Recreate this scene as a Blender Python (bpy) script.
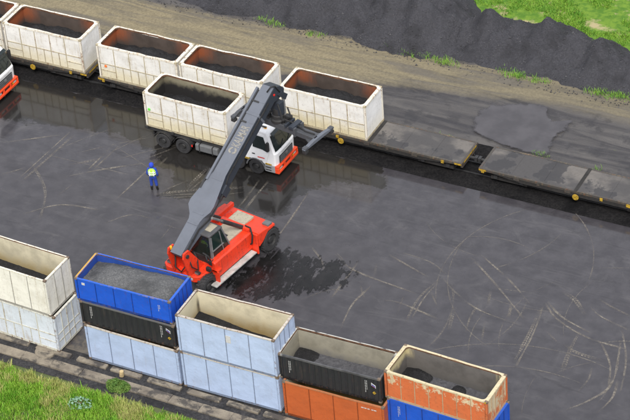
import bpy, bmesh, math, random
from mathutils import Vector, Matrix, noise
R = math.radians
random.seed(7)
for o in list(bpy.data.objects): bpy.data.objects.remove(o)
sc = bpy.context.scene
COL = sc.collection
# ------------------------------------------------------------------ camera
cd = bpy.data.cameras.new('camera'); cam = bpy.data.objects.new('camera', cd); COL.objects.link(cam)
cd.sensor_width = 36; cd.sensor_fit = 'HORIZONTAL'; cd.lens = 2415.666/630*36
cd.clip_start = 1; cd.clip_end = 4000
rx = (0.8890064383, 0.4530285292, -0.0665785579); dn = (0.2261843707, -0.5608958787, -0.7963896306); fw = (-0.3981308617, 0.6929364798, -0.6011080202)
cam.matrix_world = Matrix(((rx[0], -dn[0], -fw[0], 37.677437), (rx[1], -dn[1], -fw[1], -84.095069), (rx[2], -dn[2], -fw[2], 88.552306), (0, 0, 0, 1)))
sc.camera = cam
# ------------------------------------------------------------------ light
SUN_EL, SUN_AZ = 50, 152           # azimuth the light comes from, degrees clockwise from +Y
w = bpy.data.worlds.new('World'); sc.world = w; w.use_nodes = True
nt = w.node_tree; nt.nodes.clear()
sky = nt.nodes.new('ShaderNodeTexSky'); sky.sky_type = 'NISHITA'; sky.sun_disc = False
sky.sun_elevation = R(SUN_EL); sky.sun_rotation = R(SUN_AZ); sky.dust_density = 4; sky.air_density = 1.2
hs = nt.nodes.new('ShaderNodeHueSaturation'); hs.inputs['Saturation'].default_value = 0.45
mx = nt.nodes.new('ShaderNodeMix'); mx.data_type = 'RGBA'; mx.inputs[0].default_value = 0.55   # thick even cloud over the clear sky
mx.inputs[7].default_value = (6.3, 6.4, 6.9, 1)
bg = nt.nodes.new('ShaderNodeBackground'); bg.inputs['Strength'].default_value = 0.088
wo = nt.nodes.new('ShaderNodeOutputWorld')
nt.links.new(sky.outputs[0], hs.inputs['Color']); nt.links.new(hs.outputs[0], mx.inputs[6])
nt.links.new(mx.outputs[2], bg.inputs['Color']); nt.links.new(bg.outputs[0], wo.inputs['Surface'])
sl = bpy.data.lights.new('sun', 'SUN'); sl.energy = 1.5; sl.angle = R(16); sl.color = (1, 0.96, 0.9)
so = bpy.data.objects.new('sun', sl); COL.objects.link(so)
a, e = R(SUN_AZ), R(SUN_EL)
sdir = Vector((math.sin(a)*math.cos(e), math.cos(a)*math.cos(e), math.sin(e)))
so.rotation_euler = sdir.to_track_quat('Z', 'Y').to_euler(); so.location = (0, 0, 60)
vs = sc.view_settings; vs.view_transform = 'Standard'; vs.look = 'None'; vs.exposure = 1.04; vs.gamma = 1
vs.use_curve_mapping = False
# ------------------------------------------------------------------ node helpers
class N:
    def __init__(s, name, rough=0.6, spec=0.5, metal=0.0):
        s.m = bpy.data.materials.new(name); s.m.use_nodes = True
        s.t = s.m.node_tree; s.b = s.t.nodes['Principled BSDF']
        s.b.inputs['Roughness'].default_value = rough; s.b.inputs['Metallic'].default_value = metal
        s.b.inputs['Specular IOR Level'].default_value = spec
        s.tc = s.t.nodes.new('ShaderNodeTexCoord').outputs['Object']
    def link(s, a, b): s.t.links.new(a, b)
    def val(s, sock, v):
        if isinstance(v, (int, float)): sock.default_value = v
        elif isinstance(v, tuple): sock.default_value = v if len(v) == 4 else (*v, 1)
        else: s.link(v, sock)
    def map(s, scale=(1, 1, 1), off=(0, 0, 0), rot=(0, 0, 0)):
        n = s.t.nodes.new('ShaderNodeMapping'); s.link(s.tc, n.inputs[0])
        n.inputs['Scale'].default_value = scale; n.inputs['Location'].default_value = off; n.inputs['Rotation'].default_value = rot
        return n.outputs[0]
    def noise(s, scale, detail=5, rough=.6, vec=None, dist=0):
        n = s.t.nodes.new('ShaderNodeTexNoise'); n.inputs['Scale'].default_value = scale; n.inputs['Detail'].default_value = detail
        n.inputs['Roughness'].default_value = rough; n.inputs['Distortion'].default_value = dist
        s.link(vec if vec is not None else s.tc, n.inputs['Vector']); return n.outputs[0]
    def vor(s, scale, vec=None):
        n = s.t.nodes.new('ShaderNodeTexVoronoi'); n.inputs['Scale'].default_value = scale
        s.link(vec if vec is not None else s.tc, n.inputs['Vector']); return n.outputs['Distance']
    def ramp(s, f, lo, hi, smooth=True):
        n = s.t.nodes.new('ShaderNodeMapRange'); n.interpolation_type = 'SMOOTHSTEP' if smooth else 'LINEAR'
        s.link(f, n.inputs[0]); n.inputs[1].default_value = lo; n.inputs[2].default_value = hi; return n.outputs[0]
    def math(s, op, a, b=0.0, c=None):
        n = s.t.nodes.new('ShaderNodeMath'); n.operation = op; s.val(n.inputs[0], a); s.val(n.inputs[1], b)
        if c is not None: s.val(n.inputs[2], c)
        return n.outputs[0]
    def mix(s, f, a, b):
        n = s.t.nodes.new('ShaderNodeMix'); n.data_type = 'RGBA'; s.val(n.inputs[0], f); s.val(n.inputs[6], a); s.val(n.inputs[7], b); return n.outputs[2]
    def xyz(s):
        n = s.t.nodes.new('ShaderNodeSeparateXYZ'); s.link(s.tc, n.inputs[0]); return n.outputs
    def col(s, c): s.val(s.b.inputs['Base Color'], c)
    def rough(s, r): s.val(s.b.inputs['Roughness'], r)
    def bump(s, h, strength=.4, dist=.02):
        n = s.t.nodes.new('ShaderNodeBump'); n.inputs['Strength'].default_value = strength; n.inputs['Distance'].default_value = dist
        s.link(h, n.inputs['Height']); s.link(n.outputs[0], s.b.inputs['Normal'])
    def attr(s, name):
        n = s.t.nodes.new('ShaderNodeAttribute'); n.attribute_name = name; return n.outputs['Fac']
    def alpha(s, f): s.link(f, s.b.inputs['Alpha'])

def plain(name, c, rough=.5, metal=0., var=.25, scale=3., spec=.5):
    n = N(name, rough, spec, metal)
    f = n.noise(scale, 6)
    n.col(n.mix(n.ramp(f, .3, .75), c, tuple(x*(1-var) for x in c)))
    n.rough(n.math('MULTIPLY_ADD', f, .25, rough-.12))
    return n.m

def paint(name, c, dirt=(.28, .22, .13), rust=(.13, .045, .02), dirt_amt=.5, rust_amt=.3, low=0., lowcol=None, seed=0, rough=.5, top=0., topcol=None, H=2.6, wear=None, wear_amt=0.):
    n = N(name, rough); off = (seed*7.3, seed*3.1, seed*5.7)
    v1 = n.map((1, 1, 1), off); v2 = n.map((5.5, 5.5, .55), off)
    big = n.noise(.9, 6, .62, v1); streak = n.noise(1.3, 5, .65, v2); fine = n.noise(7, 5, .7, v1)
    z = n.xyz()[2]
    cc = n.mix(n.ramp(big, .35, .75), c, tuple(x*.86 for x in c))
    if wear:
        wz = n.math('MULTIPLY_ADD', z, .16/max(H, .1), n.math('MULTIPLY_ADD', big, .65, n.math('MULTIPLY', fine, .3)))
        cc = n.mix(n.ramp(wz, .60-wear_amt*.2, .66-wear_amt*.2), cc, wear)
    if low and lowcol:
        g = n.ramp(n.math('MULTIPLY_ADD', streak, .9, z), H*.75, H*.28)
        cc = n.mix(n.math('MULTIPLY', g, low), cc, lowcol)
    d = n.ramp(n.math('MULTIPLY_ADD', big, .5, n.math('MULTIPLY', streak, .55)), .52, .74)
    cc = n.mix(n.math('MULTIPLY', d, dirt_amt), cc, dirt)
    r = n.ramp(n.math('MULTIPLY_ADD', fine, .62, n.math('MULTIPLY', streak, .45)), .565, .66)
    cc = n.mix(n.math('MULTIPLY', r, rust_amt), cc, rust)
    if top and topcol:
        g = n.ramp(n.math('MULTIPLY_ADD', fine, 1.2, z), H+.35, H+.62)
        cc = n.mix(n.math('MULTIPLY', g, top), cc, topcol)
    n.col(cc); n.rough(n.math('MULTIPLY_ADD', fine, .3, rough-.15))
    n.bump(n.math('ADD', n.math('MULTIPLY', n.noise(1.7, 3, .5, v1), 2.2), n.math('MULTIPLY', fine, .25)), .35, .05)
    return n.m

def lining(name, c, low, rust, L=6.06, H=2.6, zlow=1.6, rust_amt=.9, seed=0, soft=.9, end=1.3, corner=False):
    n = N(name, .75, .3); off = (seed*4.1, seed*2.3, seed)
    v1 = n.map((1, 1, 1), off); big = n.noise(1.1, 6, .6, v1); st = n.noise(1.5, 5, .6, n.map((4, 4, .6), off))
    x, y, z = n.xyz()
    cc = n.mix(n.ramp(big, .35, .7), c, tuple(q*.7 for q in c))
    ex = n.math('ABSOLUTE', n.math('SUBTRACT', x, L/2))
    rz = n.math('MULTIPLY', n.ramp(n.math('MULTIPLY_ADD', st, .8, ex), L/2-end+.4, L/2+.3), n.ramp(n.math('MULTIPLY_ADD', big, 1.2, z), H*.55+.5, H*.85+.5))
    cc = n.mix(n.math('MULTIPLY', rz, rust_amt), cc, rust)
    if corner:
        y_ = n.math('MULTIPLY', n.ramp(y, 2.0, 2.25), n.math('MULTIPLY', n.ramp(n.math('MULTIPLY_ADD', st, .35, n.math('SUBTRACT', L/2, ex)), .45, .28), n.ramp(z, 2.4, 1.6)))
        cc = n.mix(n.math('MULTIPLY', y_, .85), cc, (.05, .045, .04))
    lz = n.ramp(n.math('MULTIPLY_ADD', big, 1.3, z), zlow+.65+soft/2, zlow+.65-soft/2)
    cc = n.mix(lz, cc, low)
    n.col(cc); n.bump(n.noise(9, 4, .6, v1), .3, .03)
    return n.m

def coalmat(name, a, b, scale=14, bump=.06, rough=.85, fines=None):
    n = N(name, rough, .35)
    v = n.vor(scale); f = n.noise(scale*.7, 6, .7); g = n.noise(1.1, 5, .6)
    cc = n.mix(n.ramp(f, .3, .72), a, b)
    if fines: cc = n.mix(n.ramp(g, .5, .72), cc, fines)
    cc = n.mix(n.math('MULTIPLY', n.ramp(n.noise(scale*2.3, 4, .75), .58, .72), .55), cc, tuple(q*2.0 for q in b))
    cc = n.mix(n.math('MULTIPLY', n.ramp(n.noise(.55, 6, .7), .46, .66), .75), cc, tuple(q*.7 for q in a))
    n.col(cc); n.bump(n.math('ADD', n.math('MULTIPLY', n.noise(scale*.25, 6, .75), 2.0), f), .9, bump)
    return n.m

# ------------------------------------------------------------------ mesh helpers
class MB:
    def __init__(s): s.v = []; s.f = []
    def add(s, vs, fs):
        b = len(s.v); s.v += [tuple(p) for p in vs]; s.f += [tuple(b+i for i in f) for f in fs]; return s
    def box(s, x0, x1, y0, y1, z0, z1, M=None):
        p = [Vector((x, y, z)) for z in (z0, z1) for x, y in ((x0, y0), (x1, y0), (x1, y1), (x0, y1))]
        if M: p = [M @ q for q in p]
        return s.add(p, [(3, 2, 1, 0), (4, 5, 6, 7), (0, 1, 5, 4), (1, 2, 6, 5), (2, 3, 7, 6), (3, 0, 4, 7)])
    def bar(s, p0, p1, wd, ht, up=(0, 0, 1)):      # box beam between two points
        p0, p1 = Vector(p0), Vector(p1); d = (p1-p0).normalized(); u = Vector(up)
        r = d.cross(u).normalized(); u = r.cross(d)
        q = [p+r*a*wd/2+u*b*ht/2 for p in (p0, p1) for a, b in ((-1, -1), (1, -1), (1, 1), (-1, 1))]
        return s.add(q, [(0, 1, 2, 3), (7, 6, 5, 4), (0, 4, 5, 1), (1, 5, 6, 2), (2, 6, 7, 3), (3, 7, 4, 0)])
    def tube(s, pts, r, n=10, cap=True):
        pts = [Vector(p) for p in pts]; rr = r if isinstance(r, (list, tuple)) else [r]*len(pts)
        prev = None; b = len(s.v)
        for i, p in enumerate(pts):
            t = (pts[min(i+1, len(pts)-1)]-pts[max(i-1, 0)]).normalized()
            if prev is None:
                prev = t.orthogonal().normalized()
            u = (prev-t*prev.dot(t)).normalized(); prev = u; w_ = t.cross(u)
            for k in range(n):
                an = 2*math.pi*k/n; s.v.append(tuple(p+(u*math.cos(an)+w_*math.sin(an))*rr[i]))
        for i in range(len(pts)-1):
            for k in range(n):
                k2 = (k+1) % n; s.f.append((b+i*n+k, b+i*n+k2, b+(i+1)*n+k2, b+(i+1)*n+k))
        if cap:
            s.f.append(tuple(b+k for k in reversed(range(n)))); s.f.append(tuple(b+(len(pts)-1)*n+k for k in range(n)))
        return s
    def prism(s, poly, h0, h1, f):                 # poly of (a,b); f(a,b,h) -> point
        n = len(poly)
        p = [f(a, b, h0) for a, b in poly]+[f(a, b, h1) for a, b in poly]
        return s.add(p, [tuple(reversed(range(n))), tuple(range(n, 2*n))]+[(i, (i+1) % n, n+(i+1) % n, n+i) for i in range(n)])
    def lathe(s, prof, c, ax, n=28):               # prof of (radius, along axis)
        c = Vector(c); ax = Vector(ax).normalized(); u = ax.orthogonal().normalized(); w_ = ax.cross(u); b = len(s.v)
        for r_, h in prof:
            for k in range(n):
                an = 2*math.pi*k/n; s.v.append(tuple(c+ax*h+(u*math.cos(an)+w_*math.sin(an))*r_))
        for i in range(len(prof)-1):
            for k in range(n):
                k2 = (k+1) % n; s.f.append((b+i*n+k, b+i*n+k2, b+(i+1)*n+k2, b+(i+1)*n+k))
        return s
    def grid(s, x0, x1, y0, y1, nx, ny, h):
        b = len(s.v)
        for j in range(ny+1):
            for i in range(nx+1):
                x = x0+(x1-x0)*i/nx; y = y0+(y1-y0)*j/ny; s.v.append((x, y, h(x, y)))
        for j in range(ny):
            for i in range(nx):
                k = b+j*(nx+1)+i; s.f.append((k, k+1, k+nx+2, k+nx+1))
        return s

def fix(me):
    bm = bmesh.new(); bm.from_mesh(me); bmesh.ops.recalc_face_normals(bm, faces=bm.faces); bm.to_mesh(me); bm.free()
def obj(name, mb, mat, parent=None, bevel=0, smooth=False, seg=2):
    me = bpy.data.meshes.new(name); me.from_pydata(mb.v, [], mb.f); me.validate()
    fix(me)
    if mat: me.materials.append(mat)
    o = bpy.data.objects.new(name, me); COL.objects.link(o)
    if smooth: me.polygons.foreach_set('use_smooth', [True]*len(me.polygons))
    if bevel:
        m = o.modifiers.new('bevel', 'BEVEL'); m.width = bevel; m.segments = seg; m.limit_method = 'ANGLE'; m.angle_limit = R(40)
    if parent: o.parent = parent
    return o
def tag(o, label=None, cat=None, group=None, kind=None):
    if label: o['label'] = label
    if cat: o['category'] = cat
    if group: o['group'] = group
    if kind: o['kind'] = kind
    return o
def thing(name, label, cat, loc=(0, 0, 0), yaw=0, group=None):
    o = bpy.data.objects.new(name, None); COL.objects.link(o); o.location = loc; o.rotation_euler = (0, 0, R(yaw))
    o.empty_display_size = .3
    return tag(o, label, cat, group)
def nz(x, y, z=0): return noise.noise(Vector((x, y, z)))
def fbm(x, y, z=0, o=4): return noise.fractal(Vector((x, y, z)), 1.0, 2.0, o)
def sst(a, b, x):
    t = max(0, min(1, (x-a)/(b-a))); return t*t*(3-2*t)
def text_mb(body, size, f, extrude=.004, spacing=1.0, bold=.0):   # lettering as thin solid mesh; f(x,y,z) -> point
    cu = bpy.data.curves.new('lettering', 'FONT'); cu.body = body; cu.size = size; cu.extrude = extrude; cu.offset = bold
    cu.space_character = spacing; cu.resolution_u = 3
    o = bpy.data.objects.new('lettering', cu); COL.objects.link(o)
    dg = bpy.context.evaluated_depsgraph_get(); me = bpy.data.meshes.new_from_object(o.evaluated_get(dg))
    mb = MB(); mb.v = [tuple(f(*v.co)) for v in me.vertices]; mb.f = [tuple(p.vertices) for p in me.polygons]
    bpy.data.objects.remove(o); bpy.data.meshes.remove(me); bpy.data.curves.remove(cu); return mb

# ------------------------------------------------------------------ materials
M = {}
M['black'] = plain('black_rubber', (.018, .018, .019), .75, var=.4)
M['tyre'] = plain('tyre_rubber', (.035, .035, .037), .8, var=.4, scale=6)
M['darksteel'] = plain('dark_steel', (.035, .035, .036), .6, var=.5)
M['underframe'] = plain('grimy_underframe', (.028, .026, .024), .8, var=.5)
M['steel'] = plain('worn_steel', (.25, .25, .25), .45, .3, var=.4)
M['yellow'] = plain('faded_yellow_paint', (.52, .33, .03), .6, var=.75, scale=9)
M['amber'] = plain('amber_lens', (.9, .42, .01), .25)
M['redlens'] = plain('red_lens', (.75, .03, .02), .3)
M['white'] = plain('white_cab_paint', (.82, .83, .84), .3, var=.06)
M['whitemark'] = plain('white_marking', (.55, .55, .54), .6, var=.2, scale=20)
M['silver'] = plain('silver_grey_plastic', (.30, .31, .32), .5, var=.2)
M['grey_trim'] = plain('grey_plastic_trim', (.14, .145, .15), .55, var=.2)
M['glass'] = plain('dark_cab_glass', (.012, .02, .02), .06, var=.2, spec=.6)
M['red'] = paint('red_orange_machine_paint', (.80, .05, .016), dirt=(.30, .05, .03), rust=(.07, .022, .018), dirt_amt=.45, rust_amt=.5, seed=3, rough=.4)
M['bumper'] = plain('orange_red_bumper_paint', (.82, .075, .02), .4, var=.15)
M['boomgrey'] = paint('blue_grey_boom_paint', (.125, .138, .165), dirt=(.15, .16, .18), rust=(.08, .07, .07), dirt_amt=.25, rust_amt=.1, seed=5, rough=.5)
M['boomdark'] = paint('dark_boom_parts_and_flank_shade', (.030, .037, .050), dirt=(.05, .05, .055), rust=(.02, .02, .02), dirt_amt=.4, rust_amt=.2, seed=6, rough=.5)  # dark boom parts; also the shade painted on the boom's flanks
M['spreadergrey'] = paint('worn_grey_spreader_paint', (.07, .075, .085), dirt=(.07, .065, .06), rust=(.04, .035, .03), dirt_amt=.6, rust_amt=.4, seed=8, rough=.55)
M['beige'] = paint('dusty_beige_sheet', (.42, .38, .29), dirt=(.16, .13, .09), rust=(.10, .08, .06), dirt_amt=.8, rust_amt=.35, seed=9)
M['letter'] = plain('cream_lettering', (.30, .285, .25), .6, var=.5, scale=12)
M['rimrust'] = plain('rusty_inner_lip', (.17, .085, .045), .85, var=.7, scale=3)
M['coal'] = coalmat('black_coal', (.012, .012, .013), (.035, .035, .038))
M['slag'] = coalmat('grey_fine_coal', (.065, .067, .07), (.155, .157, .16), 17, .03, fines=(.09, .092, .096))
M['coaldust'] = coalmat('grey_coal_dust', (.055, .055, .062), (.10, .10, .108), 9, .02)

# ------------------------------------------------------------------ ground
def ground_mat():
    n = N('wet_black_asphalt', .3, .6)
    big = n.noise(.16, 6, .6); mid = n.noise(.9, 6, .65); fine = n.noise(9, 4, .7)
    x, y, z = n.xyz()
    c = n.mix(n.ramp(mid, .3, .75), (.038, .036, .041), (.062, .059, .065))
    c = n.mix(n.math('MULTIPLY', n.ramp(n.noise(.5, 7, .7, n.map((1, 1, 1), (31, 7, 0)), .6), .55, .72), .6), c, (.088, .084, .086))
    st = n.noise(1.0, 7, .68, n.map((.22, 1.5, 1), (2, 7, 0), (0, 0, R(38))), .7); st2 = n.noise(1.0, 7, .68, n.map((.3, 1.9, 1), (9, 1, 0), (0, 0, R(-20))), .9)
    c = n.mix(n.math('MULTIPLY', n.ramp(st, .54, .74), .55), c, (.095, .091, .093))
    c = n.mix(n.math('MULTIPLY', n.ramp(st2, .55, .70), .5), c, (.022, .021, .023))
    c = n.mix(n.math('MULTIPLY', n.ramp(n.noise(26, 3, .6), .62, .72), .5), c, (.11, .105, .10))
    dust = n.math('MULTIPLY', n.ramp(n.math('MULTIPLY_ADD', mid, 2.2, y), 4.6, 2.2), n.ramp(n.noise(1.6, 6, .7), .38, .58))
    c = n.mix(n.math('MULTIPLY', dust, .8), c, (.15, .13, .10))
    n.col(c)
    yw = n.math('MULTIPLY_ADD', big, 7.0, n.math('MULTIPLY_ADD', mid, 1.6, y))
    wet = n.ramp(yw, 18.6, 22.0)
    pud = n.ramp(n.noise(.32, 6, .62, n.map((1, 1, 1), (5, 19, 0))), .585, .63)
    wet = n.math('MAXIMUM', wet, n.math('MULTIPLY', pud, .8))
    pool = n.ramp(n.math('ADD', n.attr('wet'), n.math('MULTIPLY_ADD', mid, 1.5, n.math('MULTIPLY_ADD', n.noise(4, 5, .65), .5, -1.0))), .46, .62)
    c = n.mix(n.math('MULTIPLY', pool, .85), c, (.016, .015, .013))
    n.col(c)
    rg = n.math('MULTIPLY_ADD', mid, .16, .23)
    rg = n.math('MULTIPLY_ADD', st, .16, rg)
    wet = n.math('MAXIMUM', wet, pool)
    n.rough(n.math('MULTIPLY_ADD', n.math('SUBTRACT', .095, rg), wet, rg))
    bs = n.math('MULTIPLY', n.math('MULTIPLY_ADD', fine, .6, mid), n.math('SUBTRACT', 1.0, n.math('MULTIPLY', wet, .93)))
    n.bump(bs, .22, .02)
    return n.m
def dirt_mat():
    n = N('tan_dirt_and_black_coal_mud', .8, .3)
    x, y, z = n.xyz()
    st = n.noise(1.0, 6, .65, n.map((.10, .95, 1), (3, 5, 0), (0, 0, R(-2))), .8); big = n.noise(.30, 5, .6); fine = n.noise(6, 5, .7); mid = n.noise(1.0, 6, .65)
    # the tan lane lies further from the rails as it runs right
    lo = n.math('MULTIPLY_ADD', n.ramp(x, -32, -12, False), 3.6, 30.2)
    hi = n.math('MULTIPLY_ADD', n.ramp(x, -42, -8, False), 1.3, 35.0)
    yy = n.math('MULTIPLY_ADD', st, 2.4, n.math('MULTIPLY_ADD', mid, 1.2, n.math('SUBTRACT', y, 1.8)))
    a = n.ramp(n.math('SUBTRACT', yy, lo), -.7, .5); b = n.ramp(n.math('SUBTRACT', hi, yy), -.5, .3)
    tan = n.math('MULTIPLY', a, b)
    tan = n.math('MULTIPLY', tan, n.math('MULTIPLY_ADD', n.ramp(st, .42, .62), -.62, 1.0))
    tcol = n.mix(n.ramp(fine, .3, .7), (.26, .222, .138), (.170, .144, .092))
    tcol = n.mix(n.math('MULTIPLY', n.ramp(x, -30, -12, False), .45), tcol, (.115, .105, .08))
    wgt = n.ramp(st, .34, .66)
    dcol = n.mix(wgt, (.040, .038, .041), (.100, .094, .090))
    dcol = n.mix(n.ramp(mid, .48, .72), dcol, (.068, .065, .067))
    dcol = n.mix(n.math('MULTIPLY', n.ramp(n.noise(.55, 6, .65, n.map((1, 1, 1), (4, 9, 0))), .52, .62), .6), dcol, (.034, .033, .036))
    n.col(n.mix(tan, dcol, tcol))
    n.rough(n.math('MULTIPLY_ADD', tan, .4, n.math('MULTIPLY_ADD', st, .5, .18)))
    n.bump(n.math('ADD', n.math('MULTIPLY', st, 3.0), fine), .5, .06)
    return n.m
m = MB().grid(-700, 700, -500, 900, 2, 2, lambda x, y: -.02)
nm = N('far_earth', .9, .3); nm.col(nm.mix(nm.ramp(nm.noise(.05, 6), .35, .65), (.07, .11, .03), (.14, .12, .07))); 
tag(obj('ground', m, nm.m), kind='structure')
WET = [(-52.32, 23.4), (-48.79, 18.24), (-43.18, 19.23), (-39.74, 19.86), (-36.34, 20.49), (-33.52, 19.49), (-32.51, 18.5), (-31.58, 18.41), (-30.69, 17.86), (-30.53, 16.57), (-30.58, 15.66), (-28.92, 15.88), (-27.24, 16.67), (-25.35, 16.44), (-23.66, 16.14), (-22.54, 17.03), (-22.39, 18.73), (-22.42, 19.6), (-21.59, 20.16), (-21.12, 21.01), (-20.05, 21.22), (-17.97, 21.61), (-18.1, 22.45), (-19.3, 23.4), (-21.18, 23.4), (-24.02, 23.4), (-29.24, 23.4), (-35.28, 23.4), (-43.0, 23.4)]
def seg_d(px, py, a, b):
    dx, dy = b[0]-a[0], b[1]-a[1]; t = max(0, min(1, ((px-a[0])*dx+(py-a[1])*dy)/(dx*dx+dy*dy+1e-9))); return math.hypot(px-a[0]-t*dx, py-a[1]-t*dy)
def wet_at(x, y):                                  # 1 well inside the pooled water, 0 well outside
    ins = False; d = 9
    for a_, b_ in zip(WET, WET[1:]+WET[:1]):
        d = min(d, seg_d(x, y, a_, b_))
        if (a_[1] > y) != (b_[1] > y) and x < (b_[0]-a_[0])*(y-a_[1])/(b_[1]-a_[1]+1e-12)+a_[0]: ins = not ins
    if y > 22.9 and ins: d = max(d, 1)
    return max(0, min(1, .5+(d if ins else -d)*.6))
xs_ = [-110]+[-66+.28*i for i in range(294)]+[60]; ys_ = [-1.4]+[3+.257*i for i in range(81)]
mb = MB(); wv_ = []
for y in ys_:
    for x in xs_: mb.v.append((x, y, 0)); wv_.append(wet_at(x, y) if y > 13 and x < -14 else 0)
nx_ = len(xs_)
for j in range(len(ys_)-1):
    for i in range(nx_-1): k = j*nx_+i; mb.f.append((k, k+1, k+nx_+1, k+nx_))
yard = tag(obj('yard_pavement', mb, ground_mat()), kind='structure')
at = yard.data.attributes.new('wet', 'FLOAT', 'POINT'); at.data.foreach_set('value', wv_)
# ballast and dirt road behind the yard
BAL = coalmat('black_track_ballast', (.006, .006, .007), (.022, .021, .021), 11, .04)
BAL.node_tree.nodes['Principled BSDF'].inputs['Specular IOR Level'].default_value = .12
def bal_h(x, y):
    e = sst(23.5, 24.2, y)*(1-sst(27.2, 28.3, y))
    return .006+e*(.05+.05*nz(x*1.3, y*1.3)) + .02*nz(x*4, y*4)*e
tag(obj('track_bed', MB().grid(-75, 20, 23.5, 28.3, 300, 22, bal_h), BAL, smooth=True), kind='structure')
def road_h(x, y):
    e = sst(28.0, 28.6, y)
    return .012+e*(.03+.06*fbm(x*.25, y*1.2)+.03*nz(x*1.7, y*2.9))
tag(obj('dirt_road', MB().grid(-95, 40, 28.0, 50, 340, 70, road_h), dirt_mat(), smooth=True), kind='structure')

def outline(pts, sub=6, jag=.12, seed=0):
    out = []
    n = len(pts)
    for i in range(n):
        p0, p1, p2, p3 = [Vector((*pts[(i+k-1) % n], 0)) for k in range(4)]
        for k in range(sub):
            t = k/sub
            q = .5*((2*p1)+(-p0+p2)*t+(2*p0-5*p1+4*p2-p3)*t*t+(-p0+3*p1-3*p2+p3)*t**3)
            q += Vector((nz(q.x*2.1, q.y*2.1, seed), nz(q.x*2.1+9, q.y*2.1, seed), 0))*jag + Vector((nz(q.x*6, q.y*6, seed+4), nz(q.x*6+9, q.y*6, seed), 0))*jag*.5
            out.append((q.x, q.y))
    return out
def sheet(pts, z): 
    mb = MB(); mb.v = [(x, y, z) for x, y in pts]; mb.f = [tuple(range(len(pts)))]; return mb

def faded(name, pts, z, mat, rings=((1.0, 0), (.86, .45), (.68, 1), (.3, 1))):
    cx = sum(p[0] for p in pts)/len(pts); cy = sum(p[1] for p in pts)/len(pts); mb = MB(); fd = []
    n = 90; rad = [0]*n                                # star shaped outline about the middle
    for (x0, y0), (x1, y1) in zip(pts, pts[1:]+pts[:1]):
        for t in range(12):
            x, y = x0+(x1-x0)*t/12-cx, y0+(y1-y0)*t/12-cy; k = int((math.atan2(y, x)/(2*math.pi)) % 1*n) % n; rad[k] = max(rad[k], math.hypot(x, y))
    for _ in range(3): rad = [r_ if r_ > 0 else max(rad[i-1], rad[(i+1) % n]) for i, r_ in enumerate(rad)]
    pts = [(cx+r_*math.cos((i+.5)*2*math.pi/n), cy+r_*math.sin((i+.5)*2*math.pi/n)) for i, r_ in enumerate(rad)]
    for q, f_ in rings:
        for x, y in pts: mb.v.append((cx+(x-cx)*q, cy+(y-cy)*q, z)); fd.append(f_)
    for r_ in range(len(rings)-1):
        for i in range(n): j = (i+1) % n; mb.f.append((r_*n+i, r_*n+j, r_*n+n+j, r_*n+n+i))
    mb.f.append(tuple((len(rings)-1)*n+i for i in range(n)))
    o = obj(name, mb, mat); a_ = o.data.attributes.new('fade', 'FLOAT', 'POINT')
    a_.data.foreach_set('value', fd); return o
# puddle on the dirt road
pm = N('still_grey_puddle', .06, .5); pm.col(pm.mix(pm.ramp(pm.noise(.7, 5), .35, .7), (.052, .049, .053), (.075, .071, .076))); pm.rough(.06); pm.alpha(pm.ramp(pm.math('MULTIPLY_ADD', pm.noise(1.4, 6, .65), .9, pm.attr('fade')), .62, .95))
PUD = [(-16.11, 30.23), (-16.09, 31.44), (-15.0, 32.47), (-13.86, 33.04), (-12.15, 33.59), (-11.7, 32.69), (-10.87, 31.83), (-9.9, 32.45), (-9.69, 31.59), (-10.1, 30.61), (-9.94, 28.94), (-9.94, 27.8), (-11.71, 28.01), (-13.29, 28.07), (-14.63, 28.46), (-15.77, 29.18)]
tag(faded('puddle', outline(PUD, 8, .16, 2), .125, pm.m), kind='structure')
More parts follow.
